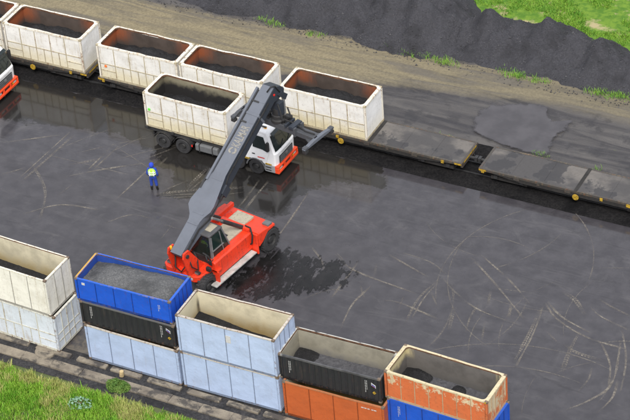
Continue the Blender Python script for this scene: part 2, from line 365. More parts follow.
# ------------------------------------------------------------------ tyre marks, spills
tm = N('pale_silt_tyre_marks', .7, .3)
tm.col(tm.mix(tm.ramp(tm.noise(3, 5), .3, .7), (.27, .245, .205), (.18, .162, .14)))
tm.alpha(tm.math('MULTIPLY', tm.math('MULTIPLY', tm.attr('fade'), tm.ramp(tm.noise(.6, 6, .7), .30, .60)), tm.math('MULTIPLY_ADD', tm.ramp(tm.noise(7, 4, .7), .35, .6), .45, .22)))
MARKS = [(0.22, [(-39.88, 13.27), (-39.5, 19.6)]), (0.22, [(-39.53, 13.41), (-39.08, 19.29)]), (0.22, [(-36.24, 15.87), (-36.13, 19.39)]), (0.3, [(-35.93, 16.33), (-35.71, 19.56)]), (0.28, [(-43.11, 16.74), (-39.93, 18.95)]), (0.3, [(-37.44, 14.93), (-35.51, 16.62), (-33.16, 18.36)]), (0.3, [(-38.0, 16.08), (-36.06, 17.66)]), (0.28, [(-33.01, 13.79), (-32.78, 16.34), (-32.61, 18.92)]), (0.22, [(-36.61, 13.12), (-36.33, 14.69)]), (0.28, [(-32.82, 18.78), (-32.64, 19.49)]), (0.34, [(-32.29, 18.19), (-32.18, 19.44)]), (0.34, [(-29.41, 16.68), (-29.25, 19.4)]), (0.3, [(-29.16, 16.67), (-28.79, 18.84)]), (0.34, [(-30.91, 15.86), (-29.74, 17.72)]), (0.3, [(-30.93, 15.52), (-29.76, 16.1), (-28.5, 16.72)]), (0.22, [(-30.83, 15.22), (-28.25, 16.59)]), (0.22, [(-27.29, 17.53), (-26.09, 18.46)]), (0.3, [(-27.27, 16.99), (-25.85, 18.0)]), (0.34, [(-25.68, 17.3), (-25.55, 18.23)]), (0.3, [(-25.45, 15.85), (-25.49, 17.59), (-25.6, 19.44)]), (0.34, [(-24.97, 15.94), (-25.03, 17.78), (-25.03, 19.56)]), (0.34, [(-31.21, 15.51), (-28.85, 17.02), (-26.12, 18.38)]), (0.28, [(-21.84, 14.0), (-21.93, 16.52), (-22.16, 19.37)]), (0.28, [(-17.99, 14.62), (-16.04, 13.57), (-11.84, 13.01)]), (0.28, [(-18.02, 14.82), (-17.0, 14.1)]), (0.28, [(-11.1, 14.98), (-9.81, 14.01), (-7.86, 13.04), (-5.1, 12.68)]), (0.22, [(-11.1, 14.98), (-11.51, 12.71), (-11.29, 10.42)]), (0.28, [(-11.03, 14.71), (-11.23, 12.93), (-11.12, 10.92)]), (0.3, [(-4.74, 15.2), (-3.39, 13.96), (-1.22, 13.13), (1.19, 13.0)]), (0.28, [(-4.67, 15.33), (-3.24, 14.26), (-1.11, 13.52)]), (0.28, [(-4.64, 14.95), (-4.18, 12.25), (-3.96, 9.17)]), (0.3, [(-4.72, 14.72), (-4.4, 12.35), (-4.21, 9.62)]), (0.28, [(-2.31, 15.9), (-1.29, 15.17), (0.76, 14.58)]), (0.34, [(-2.04, 16.6), (-0.95, 16.17), (0.28, 15.81)]), (0.34, [(-10.38, 17.41), (-7.78, 15.43), (-5.17, 13.28)]), (0.3, [(-10.01, 17.87), (-7.36, 16.21), (-5.38, 14.65)]), (0.3, [(-15.24, 14.82), (-14.78, 13.47)]), (0.3, [(-15.11, 15.79), (-11.85, 14.67)]), (0.34, [(-7.99, 15.05), (-7.57, 13.65)]), (0.28, [(-7.18, 12.35), (-6.63, 10.67)]), (0.34, [(-0.39, 6.62), (0.79, 8.17), (1.45, 10.06), (0.61, 13.57)]), (0.34, [(-1.83, 13.79), (-1.73, 11.76), (-1.43, 9.86)]), (0.28, [(2.21, 9.3), (1.45, 12.16), (0.31, 14.49)]), (0.34, [(-15.26, 12.57), (-14.47, 11.5)]), (0.3, [(-12.44, 12.63), (-12.09, 11.1)]), (0.34, [(-11.23, 13.62), (-10.24, 12.45)]), (0.3, [(-9.32, 12.93), (-8.72, 10.76)]), (0.34, [(-6.47, 14.59), (-5.97, 12.85)]), (0.34, [(-16.22, 10.58), (-16.24, 12.58), (-16.28, 14.39)]), (0.3, [(-14.47, 8.38), (-14.83, 10.66), (-14.56, 12.76)]), (0.34, [(1.56, 7.26), (1.9, 8.9), (1.66, 10.42)]), (0.34, [(-2.58, 12.35), (-1.41, 11.71), (0.13, 11.6)]), (0.28, [(-3.69, 12.83), (-2.41, 11.95)]), (0.3, [(-0.05, 8.36), (0.14, 9.78), (-0.03, 10.8)]), (0.28, [(-14.38, 16.2), (-12.33, 16.0), (-10.99, 15.33)]), (0.3, [(-19.67, 14.77), (-18.26, 13.58), (-17.24, 11.96)]), (0.34, [(-4.28, 16.47), (-3.14, 15.96), (-2.1, 14.92)]), (0.3, [(-0.51, 13.2), (0.79, 11.42), (1.46, 9.43)]), (0.3, [(-13.53, 11.69), (-12.34, 11.88), (-9.56, 11.37)]), (0.34, [(-7.69, 10.7), (-8.05, 12.19), (-8.1, 13.43)]), (0.3, [(-37.71, 10.69), (-35.93, 12.51), (-33.33, 13.0)]), (0.28, [(-40.27, 15.87), (-37.65, 13.49), (-36.27, 10.72)]), (0.34, [(-41.19, 13.77), (-40.1, 15.01)]), (0.3, [(-32.54, 11.69), (-31.33, 13.26), (-30.02, 13.46)]), (0.22, [(-28.39, 13.69), (-28.35, 11.78)]), (0.3, [(-17.84, 9.92), (-16.64, 11.41), (-15.32, 11.65)]), (0.22, [(-18.73, 10.35), (-18.61, 11.4), (-19.05, 12.65)])]
MARKS += [(0.24, [(0.92, 9.09), (-0.45, 9.42), (-1.86, 9.52), (-3.26, 9.4), (-4.63, 9.05), (-5.92, 8.49), (-7.11, 7.73), (-8.16, 6.78)]), (0.24, [(1.51, 10.9), (-0.16, 11.3), (-1.87, 11.42), (-3.58, 11.27), (-5.24, 10.85), (-6.82, 10.16), (-8.26, 9.24), (-9.54, 8.09)]), (0.2, [(-8.57, 6.05), (-7.98, 6.08), (-7.4, 6.17), (-6.83, 6.34), (-6.28, 6.58), (-5.77, 6.88), (-5.3, 7.24), (-4.88, 7.65)]), (0.24, [(-8.61, 4.15), (-7.78, 4.19), (-6.97, 4.32), (-6.18, 4.56), (-5.42, 4.88), (-4.71, 5.3), (-4.06, 5.8), (-3.47, 6.38)]), (0.16, [(0.83, 7.6), (0.95, 8.06), (1.03, 8.52), (1.07, 8.98), (1.08, 9.45), (1.04, 9.91), (0.97, 10.37), (0.86, 10.83)]), (0.24, [(1.16, 7.5), (1.29, 7.98), (1.37, 8.47), (1.42, 8.96), (1.43, 9.46), (1.39, 9.95), (1.31, 10.44), (1.2, 10.92)]), (0.24, [(-1.73, 10.16), (-2.35, 10.0), (-2.96, 9.79), (-3.55, 9.53), (-4.11, 9.21), (-4.65, 8.85), (-5.15, 8.44), (-5.61, 7.99)]), (0.16, [(-2.1, 12.02), (-2.89, 11.82), (-3.66, 11.56), (-4.4, 11.23), (-5.11, 10.83), (-5.78, 10.37), (-6.41, 9.86), (-6.99, 9.29)]), (0.24, [(-8.77, 23.16), (-9.84, 21.95), (-10.66, 20.56), (-11.22, 19.05), (-11.48, 17.45), (-11.44, 15.84), (-11.1, 14.26), (-10.48, 12.77)]), (0.2, [(-9.01, 23.42), (-10.12, 22.16), (-10.98, 20.71), (-11.55, 19.13), (-11.83, 17.48), (-11.79, 15.8), (-11.44, 14.15), (-10.79, 12.6)]), (0.2, [(1.33, 9.96), (1.08, 9.81), (0.85, 9.65), (0.62, 9.46), (0.41, 9.26), (0.22, 9.04), (0.05, 8.81), (-0.11, 8.57)]), (0.16, [(0.45, 11.64), (0.06, 11.41), (-0.3, 11.16), (-0.64, 10.88), (-0.96, 10.57), (-1.25, 10.24), (-1.52, 9.89), (-1.75, 9.51)]), (0.16, [(-2.79, 16.21), (-2.08, 16.54), (-1.4, 16.94), (-0.77, 17.41), (-0.18, 17.94), (0.34, 18.53), (0.8, 19.17), (1.2, 19.85)]), (0.16, [(-2.08, 14.44), (-1.19, 14.86), (-0.35, 15.36), (0.44, 15.94), (1.17, 16.61), (1.82, 17.34), (2.4, 18.13), (2.89, 18.98)]), (0.24, [(-8.19, 15.34), (-7.71, 15.31), (-7.24, 15.33), (-6.76, 15.39), (-6.29, 15.5), (-5.84, 15.65), (-5.4, 15.85), (-4.99, 16.08)]), (0.24, [(-8.4, 13.45), (-7.74, 13.41), (-7.07, 13.43), (-6.42, 13.52), (-5.77, 13.67), (-5.15, 13.88), (-4.54, 14.15), (-3.97, 14.48)]), (0.16, [(-9.39, 16.89), (-8.8, 17.41), (-8.26, 17.99), (-7.8, 18.62), (-7.4, 19.3), (-7.09, 20.02), (-6.85, 20.78), (-6.7, 21.55)]), (0.24, [(-9.09, 16.5), (-8.45, 17.05), (-7.88, 17.67), (-7.38, 18.35), (-6.96, 19.08), (-6.62, 19.85), (-6.37, 20.65), (-6.21, 21.48)]), (0.24, [(-7.73, 17.24), (-7.35, 17.11), (-6.95, 17.03), (-6.55, 16.99), (-6.14, 17.0), (-5.74, 17.05), (-5.35, 17.15), (-4.97, 17.3)]), (0.2, [(-7.91, 16.78), (-7.48, 16.63), (-7.03, 16.53), (-6.57, 16.49), (-6.1, 16.5), (-5.65, 16.56), (-5.2, 16.68), (-4.77, 16.84)]), (0.2, [(-6.76, 19.06), (-7.42, 19.37), (-8.13, 19.56), (-8.85, 19.64), (-9.58, 19.6), (-10.29, 19.45), (-10.97, 19.19), (-11.6, 18.82)]), (0.16, [(-5.84, 20.73), (-6.78, 21.15), (-7.77, 21.42), (-8.79, 21.53), (-9.82, 21.48), (-10.83, 21.27), (-11.79, 20.9), (-12.68, 20.38)]), (0.2, [(-3.17, 16.07), (-3.63, 15.45), (-3.97, 14.76), (-4.19, 14.01), (-4.26, 13.24), (-4.19, 12.47), (-3.99, 11.73), (-3.65, 11.03)]), (0.16, [(-4.59, 17.34), (-5.25, 16.44), (-5.75, 15.44), (-6.05, 14.36), (-6.16, 13.25), (-6.06, 12.14), (-5.77, 11.06), (-5.28, 10.06)]), (0.2, [(-11.12, 13.81), (-11.28, 14.2), (-11.49, 14.58), (-11.73, 14.93), (-12.0, 15.26), (-12.3, 15.56), (-12.63, 15.83), (-12.99, 16.06)]), (0.2, [(-9.33, 14.46), (-9.57, 15.02), (-9.86, 15.57), (-10.21, 16.07), (-10.6, 16.55), (-11.04, 16.98), (-11.51, 17.36), (-12.03, 17.7)]), (0.24, [(-3.02, 17.08), (-3.16, 18.45), (-3.52, 19.79), (-4.08, 21.06), (-4.84, 22.21), (-5.78, 23.23), (-6.87, 24.08), (-8.08, 24.75)]), (0.2, [(-2.52, 17.09), (-2.67, 18.54), (-3.04, 19.96), (-3.64, 21.3), (-4.45, 22.52), (-5.44, 23.6), (-6.6, 24.5), (-7.88, 25.21)]), (0.24, [(-6.74, 10.45), (-6.47, 11.04), (-6.26, 11.65), (-6.11, 12.28), (-6.03, 12.93), (-6.01, 13.57), (-6.05, 14.22), (-6.16, 14.86)]), (0.16, [(-6.3, 10.22), (-6.01, 10.85), (-5.78, 11.51), (-5.62, 12.19), (-5.53, 12.89), (-5.51, 13.58), (-5.56, 14.28), (-5.67, 14.97)]), (0.24, [(-5.77, 26.29), (-5.72, 24.89), (-5.43, 23.52), (-4.91, 22.21), (-4.19, 21.01), (-3.27, 19.95), (-2.2, 19.06), (-0.99, 18.35)]), (0.2, [(-6.12, 26.3), (-6.06, 24.84), (-5.76, 23.41), (-5.23, 22.06), (-4.47, 20.81), (-3.52, 19.7), (-2.4, 18.77), (-1.14, 18.04)]), (0.16, [(-9.21, 14.67), (-8.36, 14.41), (-7.49, 14.25), (-6.6, 14.17), (-5.72, 14.18), (-4.84, 14.28), (-3.97, 14.46), (-3.13, 14.73)]), (0.2, [(-9.37, 14.2), (-8.48, 13.93), (-7.56, 13.75), (-6.62, 13.67), (-5.69, 13.68), (-4.76, 13.78), (-3.84, 13.98), (-2.95, 14.27)]), (0.24, [(-2.05, 9.53), (-2.11, 8.99), (-2.13, 8.45), (-2.11, 7.91), (-2.05, 7.38), (-1.94, 6.85), (-1.79, 6.33), (-1.59, 5.83)]), (0.16, [(-2.54, 9.61), (-2.61, 9.03), (-2.63, 8.45), (-2.61, 7.87), (-2.54, 7.3), (-2.42, 6.73), (-2.26, 6.17), (-2.05, 5.63)]), (0.2, [(4.16, 16.71), (2.9, 16.48), (1.7, 16.02), (0.62, 15.34), (-0.33, 14.48), (-1.1, 13.45), (-1.66, 12.3), (-2.0, 11.07)]), (0.2, [(4.13, 17.06), (2.81, 16.81), (1.55, 16.33), (0.4, 15.62), (-0.59, 14.71), (-1.4, 13.63), (-1.99, 12.42), (-2.35, 11.13)]), (0.24, [(-7.42, 13.35), (-7.5, 12.75), (-7.53, 12.14), (-7.5, 11.52), (-7.41, 10.92), (-7.27, 10.33), (-7.06, 9.75), (-6.8, 9.19)]), (0.24, [(-9.28, 13.71), (-9.4, 12.93), (-9.43, 12.13), (-9.39, 11.34), (-9.28, 10.55), (-9.09, 9.78), (-8.82, 9.03), (-8.49, 8.31)]), (0.2, [(-2.13, 18.23), (-2.43, 17.49), (-2.62, 16.71), (-2.71, 15.91), (-2.69, 15.11), (-2.56, 14.31), (-2.32, 13.55), (-1.99, 12.82)]), (0.16, [(-2.58, 18.45), (-2.91, 17.64), (-3.12, 16.79), (-3.21, 15.93), (-3.19, 15.06), (-3.05, 14.2), (-2.79, 13.37), (-2.43, 12.58)]), (0.16, [(-11.92, 15.7), (-11.6, 15.93), (-11.3, 16.2), (-11.03, 16.49), (-10.8, 16.82), (-10.61, 17.17), (-10.45, 17.54), (-10.34, 17.92)]), (0.16, [(-11.66, 15.28), (-11.29, 15.54), (-10.95, 15.84), (-10.64, 16.18), (-10.38, 16.55), (-10.16, 16.95), (-9.98, 17.37), (-9.86, 17.81)]), (0.24, [(-9.3, 8.49), (-9.1, 9.4), (-9.02, 10.34), (-9.07, 11.27), (-9.23, 12.2), (-9.51, 13.09), (-9.9, 13.95), (-10.39, 14.74)]), (0.16, [(-8.81, 8.35), (-8.61, 9.33), (-8.52, 10.33), (-8.57, 11.33), (-8.74, 12.32), (-9.04, 13.27), (-9.46, 14.18), (-9.98, 15.03)]), (0.16, [(-3.68, 21.02), (-3.05, 21.23), (-2.44, 21.48), (-1.86, 21.78), (-1.29, 22.12), (-0.76, 22.51), (-0.25, 22.94), (0.21, 23.4)]), (0.24, [(-3.16, 19.19), (-2.39, 19.44), (-1.65, 19.75), (-0.93, 20.12), (-0.24, 20.54), (0.42, 21.02), (1.03, 21.54), (1.6, 22.11)]), (0.16, [(-14.38, 10.09), (-13.93, 10.57), (-13.57, 11.12), (-13.29, 11.71), (-13.11, 12.35), (-13.03, 13.0), (-13.06, 13.66), (-13.19, 14.3)]), (0.24, [(-14.15, 9.83), (-13.66, 10.35), (-13.26, 10.95), (-12.96, 11.59), (-12.77, 12.28), (-12.68, 12.98), (-12.71, 13.7), (-12.85, 14.4)]), (0.2, [(-11.24, 19.44), (-11.32, 17.83), (-11.1, 16.23), (-10.59, 14.69), (-9.8, 13.28), (-8.76, 12.04), (-7.51, 11.02), (-6.09, 10.24)]), (0.16, [(-11.74, 19.52), (-11.82, 17.81), (-11.59, 16.11), (-11.05, 14.49), (-10.21, 13.0), (-9.11, 11.69), (-7.79, 10.6), (-6.28, 9.78)]), (0.24, [(-4.99, 7.46), (-4.42, 7.15), (-3.81, 6.94), (-3.18, 6.83), (-2.53, 6.83), (-1.89, 6.94), (-1.28, 7.14), (-0.71, 7.44)]), (0.2, [(-6.03, 5.87), (-5.19, 5.41), (-4.28, 5.1), (-3.34, 4.94), (-2.38, 4.94), (-1.44, 5.09), (-0.53, 5.4), (0.32, 5.85)]), (0.2, [(-13.42, 17.22), (-12.67, 17.23), (-11.94, 17.37), (-11.24, 17.64), (-10.6, 18.03), (-10.04, 18.52), (-9.58, 19.11), (-9.23, 19.77)]), (0.16, [(-13.46, 16.72), (-12.62, 16.73), (-11.8, 16.89), (-11.02, 17.19), (-10.31, 17.62), (-9.68, 18.18), (-9.16, 18.84), (-8.77, 19.58)]), (0.16, [(-14.31, 19.6), (-13.79, 19.07), (-13.2, 18.61), (-12.56, 18.22), (-11.87, 17.92), (-11.15, 17.72), (-10.41, 17.6), (-9.66, 17.59)]), (0.24, [(-14.58, 19.38), (-14.02, 18.81), (-13.4, 18.32), (-12.71, 17.91), (-11.99, 17.59), (-11.22, 17.37), (-10.44, 17.26), (-9.64, 17.24)]), (0.2, [(3.94, 12.17), (3.4, 12.22), (2.87, 12.21), (2.34, 12.13), (1.82, 11.98), (1.33, 11.77), (0.86, 11.51), (0.44, 11.18)]), (0.24, [(4.23, 14.05), (3.47, 14.12), (2.7, 14.1), (1.93, 13.98), (1.19, 13.77), (0.48, 13.48), (-0.19, 13.09), (-0.8, 12.63)]), (0.2, [(-32.28, 11.84), (-31.06, 11.53), (-29.86, 11.23), (-28.68, 10.92)]), (0.2, [(-32.18, 12.28), (-30.95, 11.97), (-29.75, 11.66), (-28.57, 11.35)]), (0.2, [(-36.38, 17.04), (-35.79, 18.64), (-35.04, 20.24), (-34.13, 21.83)]), (0.2, [(-36.81, 17.17), (-36.22, 18.77), (-35.47, 20.37), (-34.56, 21.97)]), (0.2, [(-36.33, 18.87), (-35.05, 18.38), (-33.81, 17.89), (-32.61, 17.4)]), (0.2, [(-36.17, 19.29), (-34.89, 18.8), (-33.65, 18.32), (-32.45, 17.83)]), (0.2, [(-34.94, 14.94), (-32.74, 15.89), (-30.41, 16.84), (-27.95, 17.79)]), (0.2, [(-35.12, 15.35), (-32.92, 16.3), (-30.59, 17.25), (-28.13, 18.2)]), (0.2, [(-39.64, 16.65), (-38.89, 18.12), (-37.99, 19.59), (-36.95, 21.06)]), (0.2, [(-40.05, 16.84), (-39.29, 18.31), (-38.4, 19.78), (-37.35, 21.25)]), (0.2, [(-35.14, 17.32), (-33.37, 19.19), (-31.32, 21.06), (-28.99, 22.93)]), (0.2, [(-35.48, 17.61), (-33.7, 19.48), (-31.65, 21.36), (-29.33, 23.23)]), (0.2, [(-39.06, 17.77), (-38.17, 19.1), (-37.16, 20.43), (-36.02, 21.76)]), (0.2, [(-39.44, 18.01), (-38.55, 19.34), (-37.54, 20.67), (-36.4, 22.0)]), (0.2, [(-33.77, 18.03), (-32.99, 19.37), (-32.1, 20.7), (-31.08, 22.04)]), (0.2, [(-34.16, 18.24), (-33.39, 19.58), (-32.5, 20.91), (-31.48, 22.25)]), (0.2, [(-29.35, 12.79), (-27.62, 12.7), (-25.91, 12.61), (-24.21, 12.53)]), (0.2, [(-29.32, 13.24), (-27.6, 13.15), (-25.89, 13.06), (-24.19, 12.98)]), (0.2, [(-29.3, 14.71), (-26.91, 14.15), (-24.6, 13.58), (-22.38, 13.02)]), (0.2, [(-29.2, 15.15), (-26.81, 14.58), (-24.5, 14.02), (-22.28, 13.46)]), (0.2, [(-40.16, 16.76), (-37.76, 16.8), (-35.35, 16.83), (-32.94, 16.87)]), (0.2, [(-40.17, 17.21), (-37.77, 17.25), (-35.36, 17.28), (-32.95, 17.32)]), (0.2, [(-37.79, 17.05), (-35.85, 18.96), (-33.61, 20.87), (-31.07, 22.79)]), (0.2, [(-38.12, 17.36), (-36.18, 19.27), (-33.94, 21.18), (-31.4, 23.09)])]
mb = MB()
def catmull(pts, step=.22):
    P_ = [Vector((*p, 0)) for p in pts]; P_ = [2*P_[0]-P_[1]]+P_+[2*P_[-1]-P_[-2]]; out = []
    for i in range(1, len(P_)-2):
        p0, p1, p2, p3 = P_[i-1:i+3]; k = max(2, int((p2-p1).length/step))
        for j in range(k):
            t = j/k; out.append(.5*((2*p1)+(-p0+p2)*t+(2*p0-5*p1+4*p2-p3)*t*t+(-p0+3*p1-3*p2+p3)*t**3))
    out.append(P_[-2]); return out
FD = []
def ribbon(mb, pts, wd, z, tread, amp=1.0):
    c = catmull(pts, .18); n = len(c)
    for i in range(n-1):
        d = (c[i+1]-c[i]); ln = d.length
        if ln < 1e-4: continue
        d /= ln; nrm = Vector((-d.y, d.x, 0)); f_ = min(1, i/6, (n-1-i)/6)*amp
        w1 = wd*(.75+.5*nz(i*.15, z*900))
        if tread:
            for sgn in (-1, 1):                        # chevrons of the tread
                a0 = c[i]+nrm*sgn*w1*.06; a1 = c[i]+nrm*sgn*w1*.5+d*.09
                k = len(mb.v); mb.v += [(p.x, p.y, z) for p in (a0, a0+d*ln*.75, a1+d*ln*.75, a1)]; mb.f.append((k, k+1, k+2, k+3)); FD.extend([f_]*4)
        else:
            k = len(mb.v); mb.v += [(p.x, p.y, z) for p in (c[i]-nrm*w1*.3, c[i+1]-nrm*w1*.3, c[i+1]+nrm*w1*.3, c[i]+nrm*w1*.3)]; mb.f.append((k, k+1, k+2, k+3)); FD.extend([f_]*4)
for i, (wd, pts) in enumerate(MARKS):
    if i > 70 and i % 3: continue
    ribbon(mb, pts, wd*(.8 if i < 64 else .55), .0075+.0004*(i % 9), i % 5 == 1, 1.15 if i < 64 else .8)
tmo = tag(obj('tyre_marks', mb, tm.m), 'pale silt tyre tracks curving over the wet yard', 'tyre marks', kind='stuff')
at = tmo.data.attributes.new('fade', 'FLOAT', 'POINT'); at.data.foreach_set('value', FD)
spm = N('wet_coal_mud', .12, .5); spm.col(spm.mix(spm.ramp(spm.noise(1.5, 5), .35, .7), (.006, .006, .006), (.014, .013, .013)))
fz = spm.math('MULTIPLY_ADD', spm.noise(.9, 7, .72, spm.map((1.6, .45, 1), (0, 0, 0), (0, 0, R(55))), .5), .75, spm.math('MULTIPLY', spm.noise(3.5, 6, .7), .35)); spm.alpha(spm.math('MULTIPLY', spm.ramp(spm.math('MULTIPLY_ADD', spm.attr('fade'), .16, fz), .63, .71), .95)); spm.rough(spm.math('MULTIPLY_ADD', spm.noise(2, 5), .4, .12))
SPILL = [[(-23.0, 8.4), (-20.6, 8.2), (-18.3, 9.8), (-16.2, 11.3), (-15.0, 13.2), (-16.4, 14.4), (-18.8, 14.0), (-20.2, 14.2), (-21.6, 13.4), (-22.6, 12.0)]]
for k, pts in enumerate(SPILL): tag(faded('coal_mud_spill', outline(pts, 8, .5, 11+k), .0125+.002*k, spm.m), 'black coal mud smeared on the yard beside the red machine', 'mud', kind='stuff')

# ------------------------------------------------------------------ containers
BX, BY = 6.06, 2.44
def ring(L, W, H, sw, ew, rad, th, dent, seed):     # dented top flange with rounded opening
    mb = MB(); ns = 24
    def inner():
        pts = []
        for cx, cy, a0 in ((L-ew-rad, W-sw-rad, 0), (ew+rad, W-sw-rad, 90), (ew+rad, sw+rad, 180), (L-ew-rad, sw+rad, 270)):
            arc = [(cx+rad*math.cos(R(a0+90*k/6)), cy+rad*math.sin(R(a0+90*k/6))) for k in range(7)]
            pts.append(arc)
        out = []
        for i in range(4):
            out += pts[i]; p, q = pts[i][-1], pts[(i+1) % 4][0]
            k_ = ns if i % 2 == 0 else 6
            out += [(p[0]+(q[0]-p[0])*t/k_, p[1]+(q[1]-p[1])*t/k_) for t in range(1, k_)]
        return out
    inn = inner(); n = len(inn); out = []
    for x, y in inn:                                 # project to the outer rectangle
        dx, dy = x-L/2, y-W/2
        # map by side: corners go to corners
        ux = max(-1, min(1, dx/(L/2-ew-rad*.3))); uy = max(-1, min(1, dy/(W/2-sw-rad*.3)))
        if abs(dy)/(W/2-sw) > abs(dx)/(L/2-ew)-1e-6: X, Y = L/2+ux*L/2, W/2+math.copysign(W/2, dy)
        else: X, Y = L/2+math.copysign(L/2, dx), W/2+uy*W/2
        out.append((X, Y))
    def jit(x, y, k):
        e = min(1, min(x, L-x)/.8) if k else 1; ey = 1 if 0 < x < L else 0
        side = math.sin(math.pi*max(0, min(1, x/L)))
        off = dent*side*(nz(x*.55, seed*3.7+(5 if y > W/2 else 0))*1.0+.35*nz(x*1.7, seed))
        return (x, y+off*(1 if k else .7), dent*side*.55*nz(x*.8+3, seed*2.1+y))
    for z0 in (H-th, H):
        for lst, k in ((out, 0), (inn, 1)):
            for x, y in lst:
                a, b, c = jit(x, y, k); mb.v.append((a, b, z0+c))
    for i in range(n):
        j = (i+1) % n; O0, I0, O1, I1 = 0, n, 2*n, 3*n
        mb.f += [(O0+i, O0+j, O1+j, O1+i), (I0+j, I0+i, I1+i, I1+j), (O1+i, O1+j, I1+j, I1+i), (O0+j, O0+i, I0+i, I0+j)]
    return mb
def container(label, loc, yaw, H=2.58, post=None, cast=None, bays=5, ebays=1, lattice=False, elattice=False, corr=False, skin=None, rib=None, rail=None, lin=None, endskin=None,
              sw=.12, ew=.16, rad=.03, dent=.04, seed=0, L=BX, W=BY, name='coal_container', castings=True, ribw=.05, th=.13):
    t = thing(name, label, 'container', loc, yaw, 'open coal containers')
    obj('base', MB().box(.02, L-.02, .02, W-.02, 0, .15), rib, t)
    for x in (0, L-.12):
        for y in (0, W-.12): obj('corner_post', MB().box(x, x+.12, y, y+.12, .002, H-th), post or rail, t)
    z0, z1 = .15, H-th
    xs = [.14+(L-.28)*i/bays for i in range(bays+1)]
    zm = z0+(z1-z0)*.44
    def panel(n_, a, b, za, zb, side):
        g = ribw*.5
        mb = MB(); nx = max(2, int((b-a)/.25)); nz_ = max(2, int((zb-za)/.3))
        pts = []
        for j in range(nz_+1):
            for i in range(nx+1):
                u = a+g+(b-a-2*g)*i/nx; v = za+(zb-za)*j/nz_
                edge = 0 if i in (0, nx) or j in (0, nz_) else 1
                pts.append((u, v, .030+edge*(.022*nz(u*1.3+seed*5, v*1.6+side*7)+.008)))
        P2 = [(u, dd, v) if side == 0 else (L-dd, u, v) for u, v, dd in pts]
        Q2 = [(u, .07, v) if side == 0 else (L-.07, u, v) for u, v, dd in pts]
        k = len(P2); F = []
        for j in range(nz_):
            for i in range(nx):
                q = j*(nx+1)+i; F.append((q, q+1, q+nx+2, q+nx+1))
        mb.add(P2, F); b4 = [0, nx, (nx+1)*(nz_+1)-1, (nx+1)*nz_]
        mb.add([Q2[i] for i in b4], [(3, 2, 1, 0)])
        obj('panel', mb, (endskin or skin) if side else skin, t, smooth=True)
    def ribv(u, za, zb, side, wd=ribw):
        obj('rib', MB().box(u-wd/2, u+wd/2, .004, .07, za, zb) if side == 0 else MB().box(L-.07, L-.004, u-wd/2, u+wd/2, za, zb), rib, t)
    def ribh(a, b, z, side, wd=ribw):
        obj('rib', MB().box(a, b, .007, .07, z-wd/2, z+wd/2) if side == 0 else MB().box(L-.07, L-.007, a, b, z-wd/2, z+wd/2), rib, t)
    if corr:
        def wall(f, ln, nper):
            prof = []; p = (ln-.28)/nper
            for i in range(nper):
                x = .14+i*p; prof += [(x, .075), (x+p*.22, .075), (x+p*.36, .02), (x+p*.86, .02)]
            prof.append((ln-.14, .075)); n = len(prof)
            mb = MB(); mb.v = [f(a, d, z) for z in (z0, z1) for a, d in prof]+[f(a, .095, z) for z in (z0, z1) for a, d in prof]
            mb.f = [(i, i+1, n+i+1, n+i) for i in range(n-1)]+[(2*n+i, 3*n+i, 3*n+i+1, 2*n+i+1) for i in range(n-1)]
            obj('corrugated_wall', mb, skin, t)
        wall(lambda a, d, z: (a, d, z), L, 15); wall(lambda a, d, z: (a, W-d, z), L, 15)
        wall(lambda a, d, z: (L-d, a, z), W, 6); wall(lambda a, d, z: (d, a, z), W, 6)
    else:
        for side, nb, ln, lat in ((0, bays, L, lattice), (1, ebays, W, elattice)):
            us = [.14+(ln-.28)*i/nb for i in range(nb+1)]
            for i in range(nb):
                if not lat: panel(i, us[i], us[i+1], z0, z1, side)
                else:
                    panel(i, us[i], us[i+1], zm, z1, side)
                    if i in (0, nb-1) and side == 0:
                        zz = (z0+zm)/2; panel(i, us[i], us[i+1], z0, zz, side); panel(i, us[i], us[i+1], zz, zm, side); ribh(us[i]+.03, us[i+1]-.03, zz, side, ribw*.8)
                    elif side == 0:
                        um = (us[i]+us[i+1])/2; panel(i, us[i], um, z0, zm, side); panel(i, um, us[i+1], z0, zm, side); ribv(um, z0, zm-.02, side, ribw*.7)
                    else:
                        zz = (z0+zm)/2; panel(i, us[i], us[i+1], z0, zz, side); panel(i, us[i], us[i+1], zz, zm, side); ribh(us[i]+.03, us[i+1]-.03, zz, side, ribw)
                if i: ribv(us[i], z0, z1, side)
                if lat: ribh(us[i]+.03, us[i+1]-.03, zm, side)
        obj('back_wall', MB().box(.14, L-.14, W-.07, W-.03, z0, z1), skin, t)
        obj('end_wall', MB().box(.03, .07, .14, W-.14, z0, z1), skin, t)
    # inside lining: four walls and the floor
    a = .1; i_ = .125
    mb = MB()
    mb.box(a, L-a, a, i_, .15, H-th-.004).box(a, L-a, W-i_, W-a, .15, H-th-.004).box(a, i_, i_, W-i_, .15, H-th-.004).box(L-i_, L-a, i_, W-i_, .15, H-th-.004).box(a, L-a, a, W-a, .151, .19)
    obj('lining', mb, lin, t)
    o = obj('top_rail', ring(L, W, H, sw, ew, rad, th, dent, seed+1), rail, t)
    o.data.materials.append(M['rimrust'])
    for k_, p_ in enumerate(o.data.polygons):
        if k_ % 4 == 1: p_.material_index = 1         # worn inner lip
    if castings:
        c0 = None
        for x in (-.004, L-.166):
            for y in (-.004, W-.146):
                for z in (.0, H-.11):
                    if c0 is None: c0 = obj('corner_casting', MB().box(0, .17, 0, .15, 0, .115), cast or rib, t); c0.location = (x, y, z)
                    else:
                        c = c0.copy(); COL.objects.link(c); c.parent = t; c.location = (x, y, z)
    return t
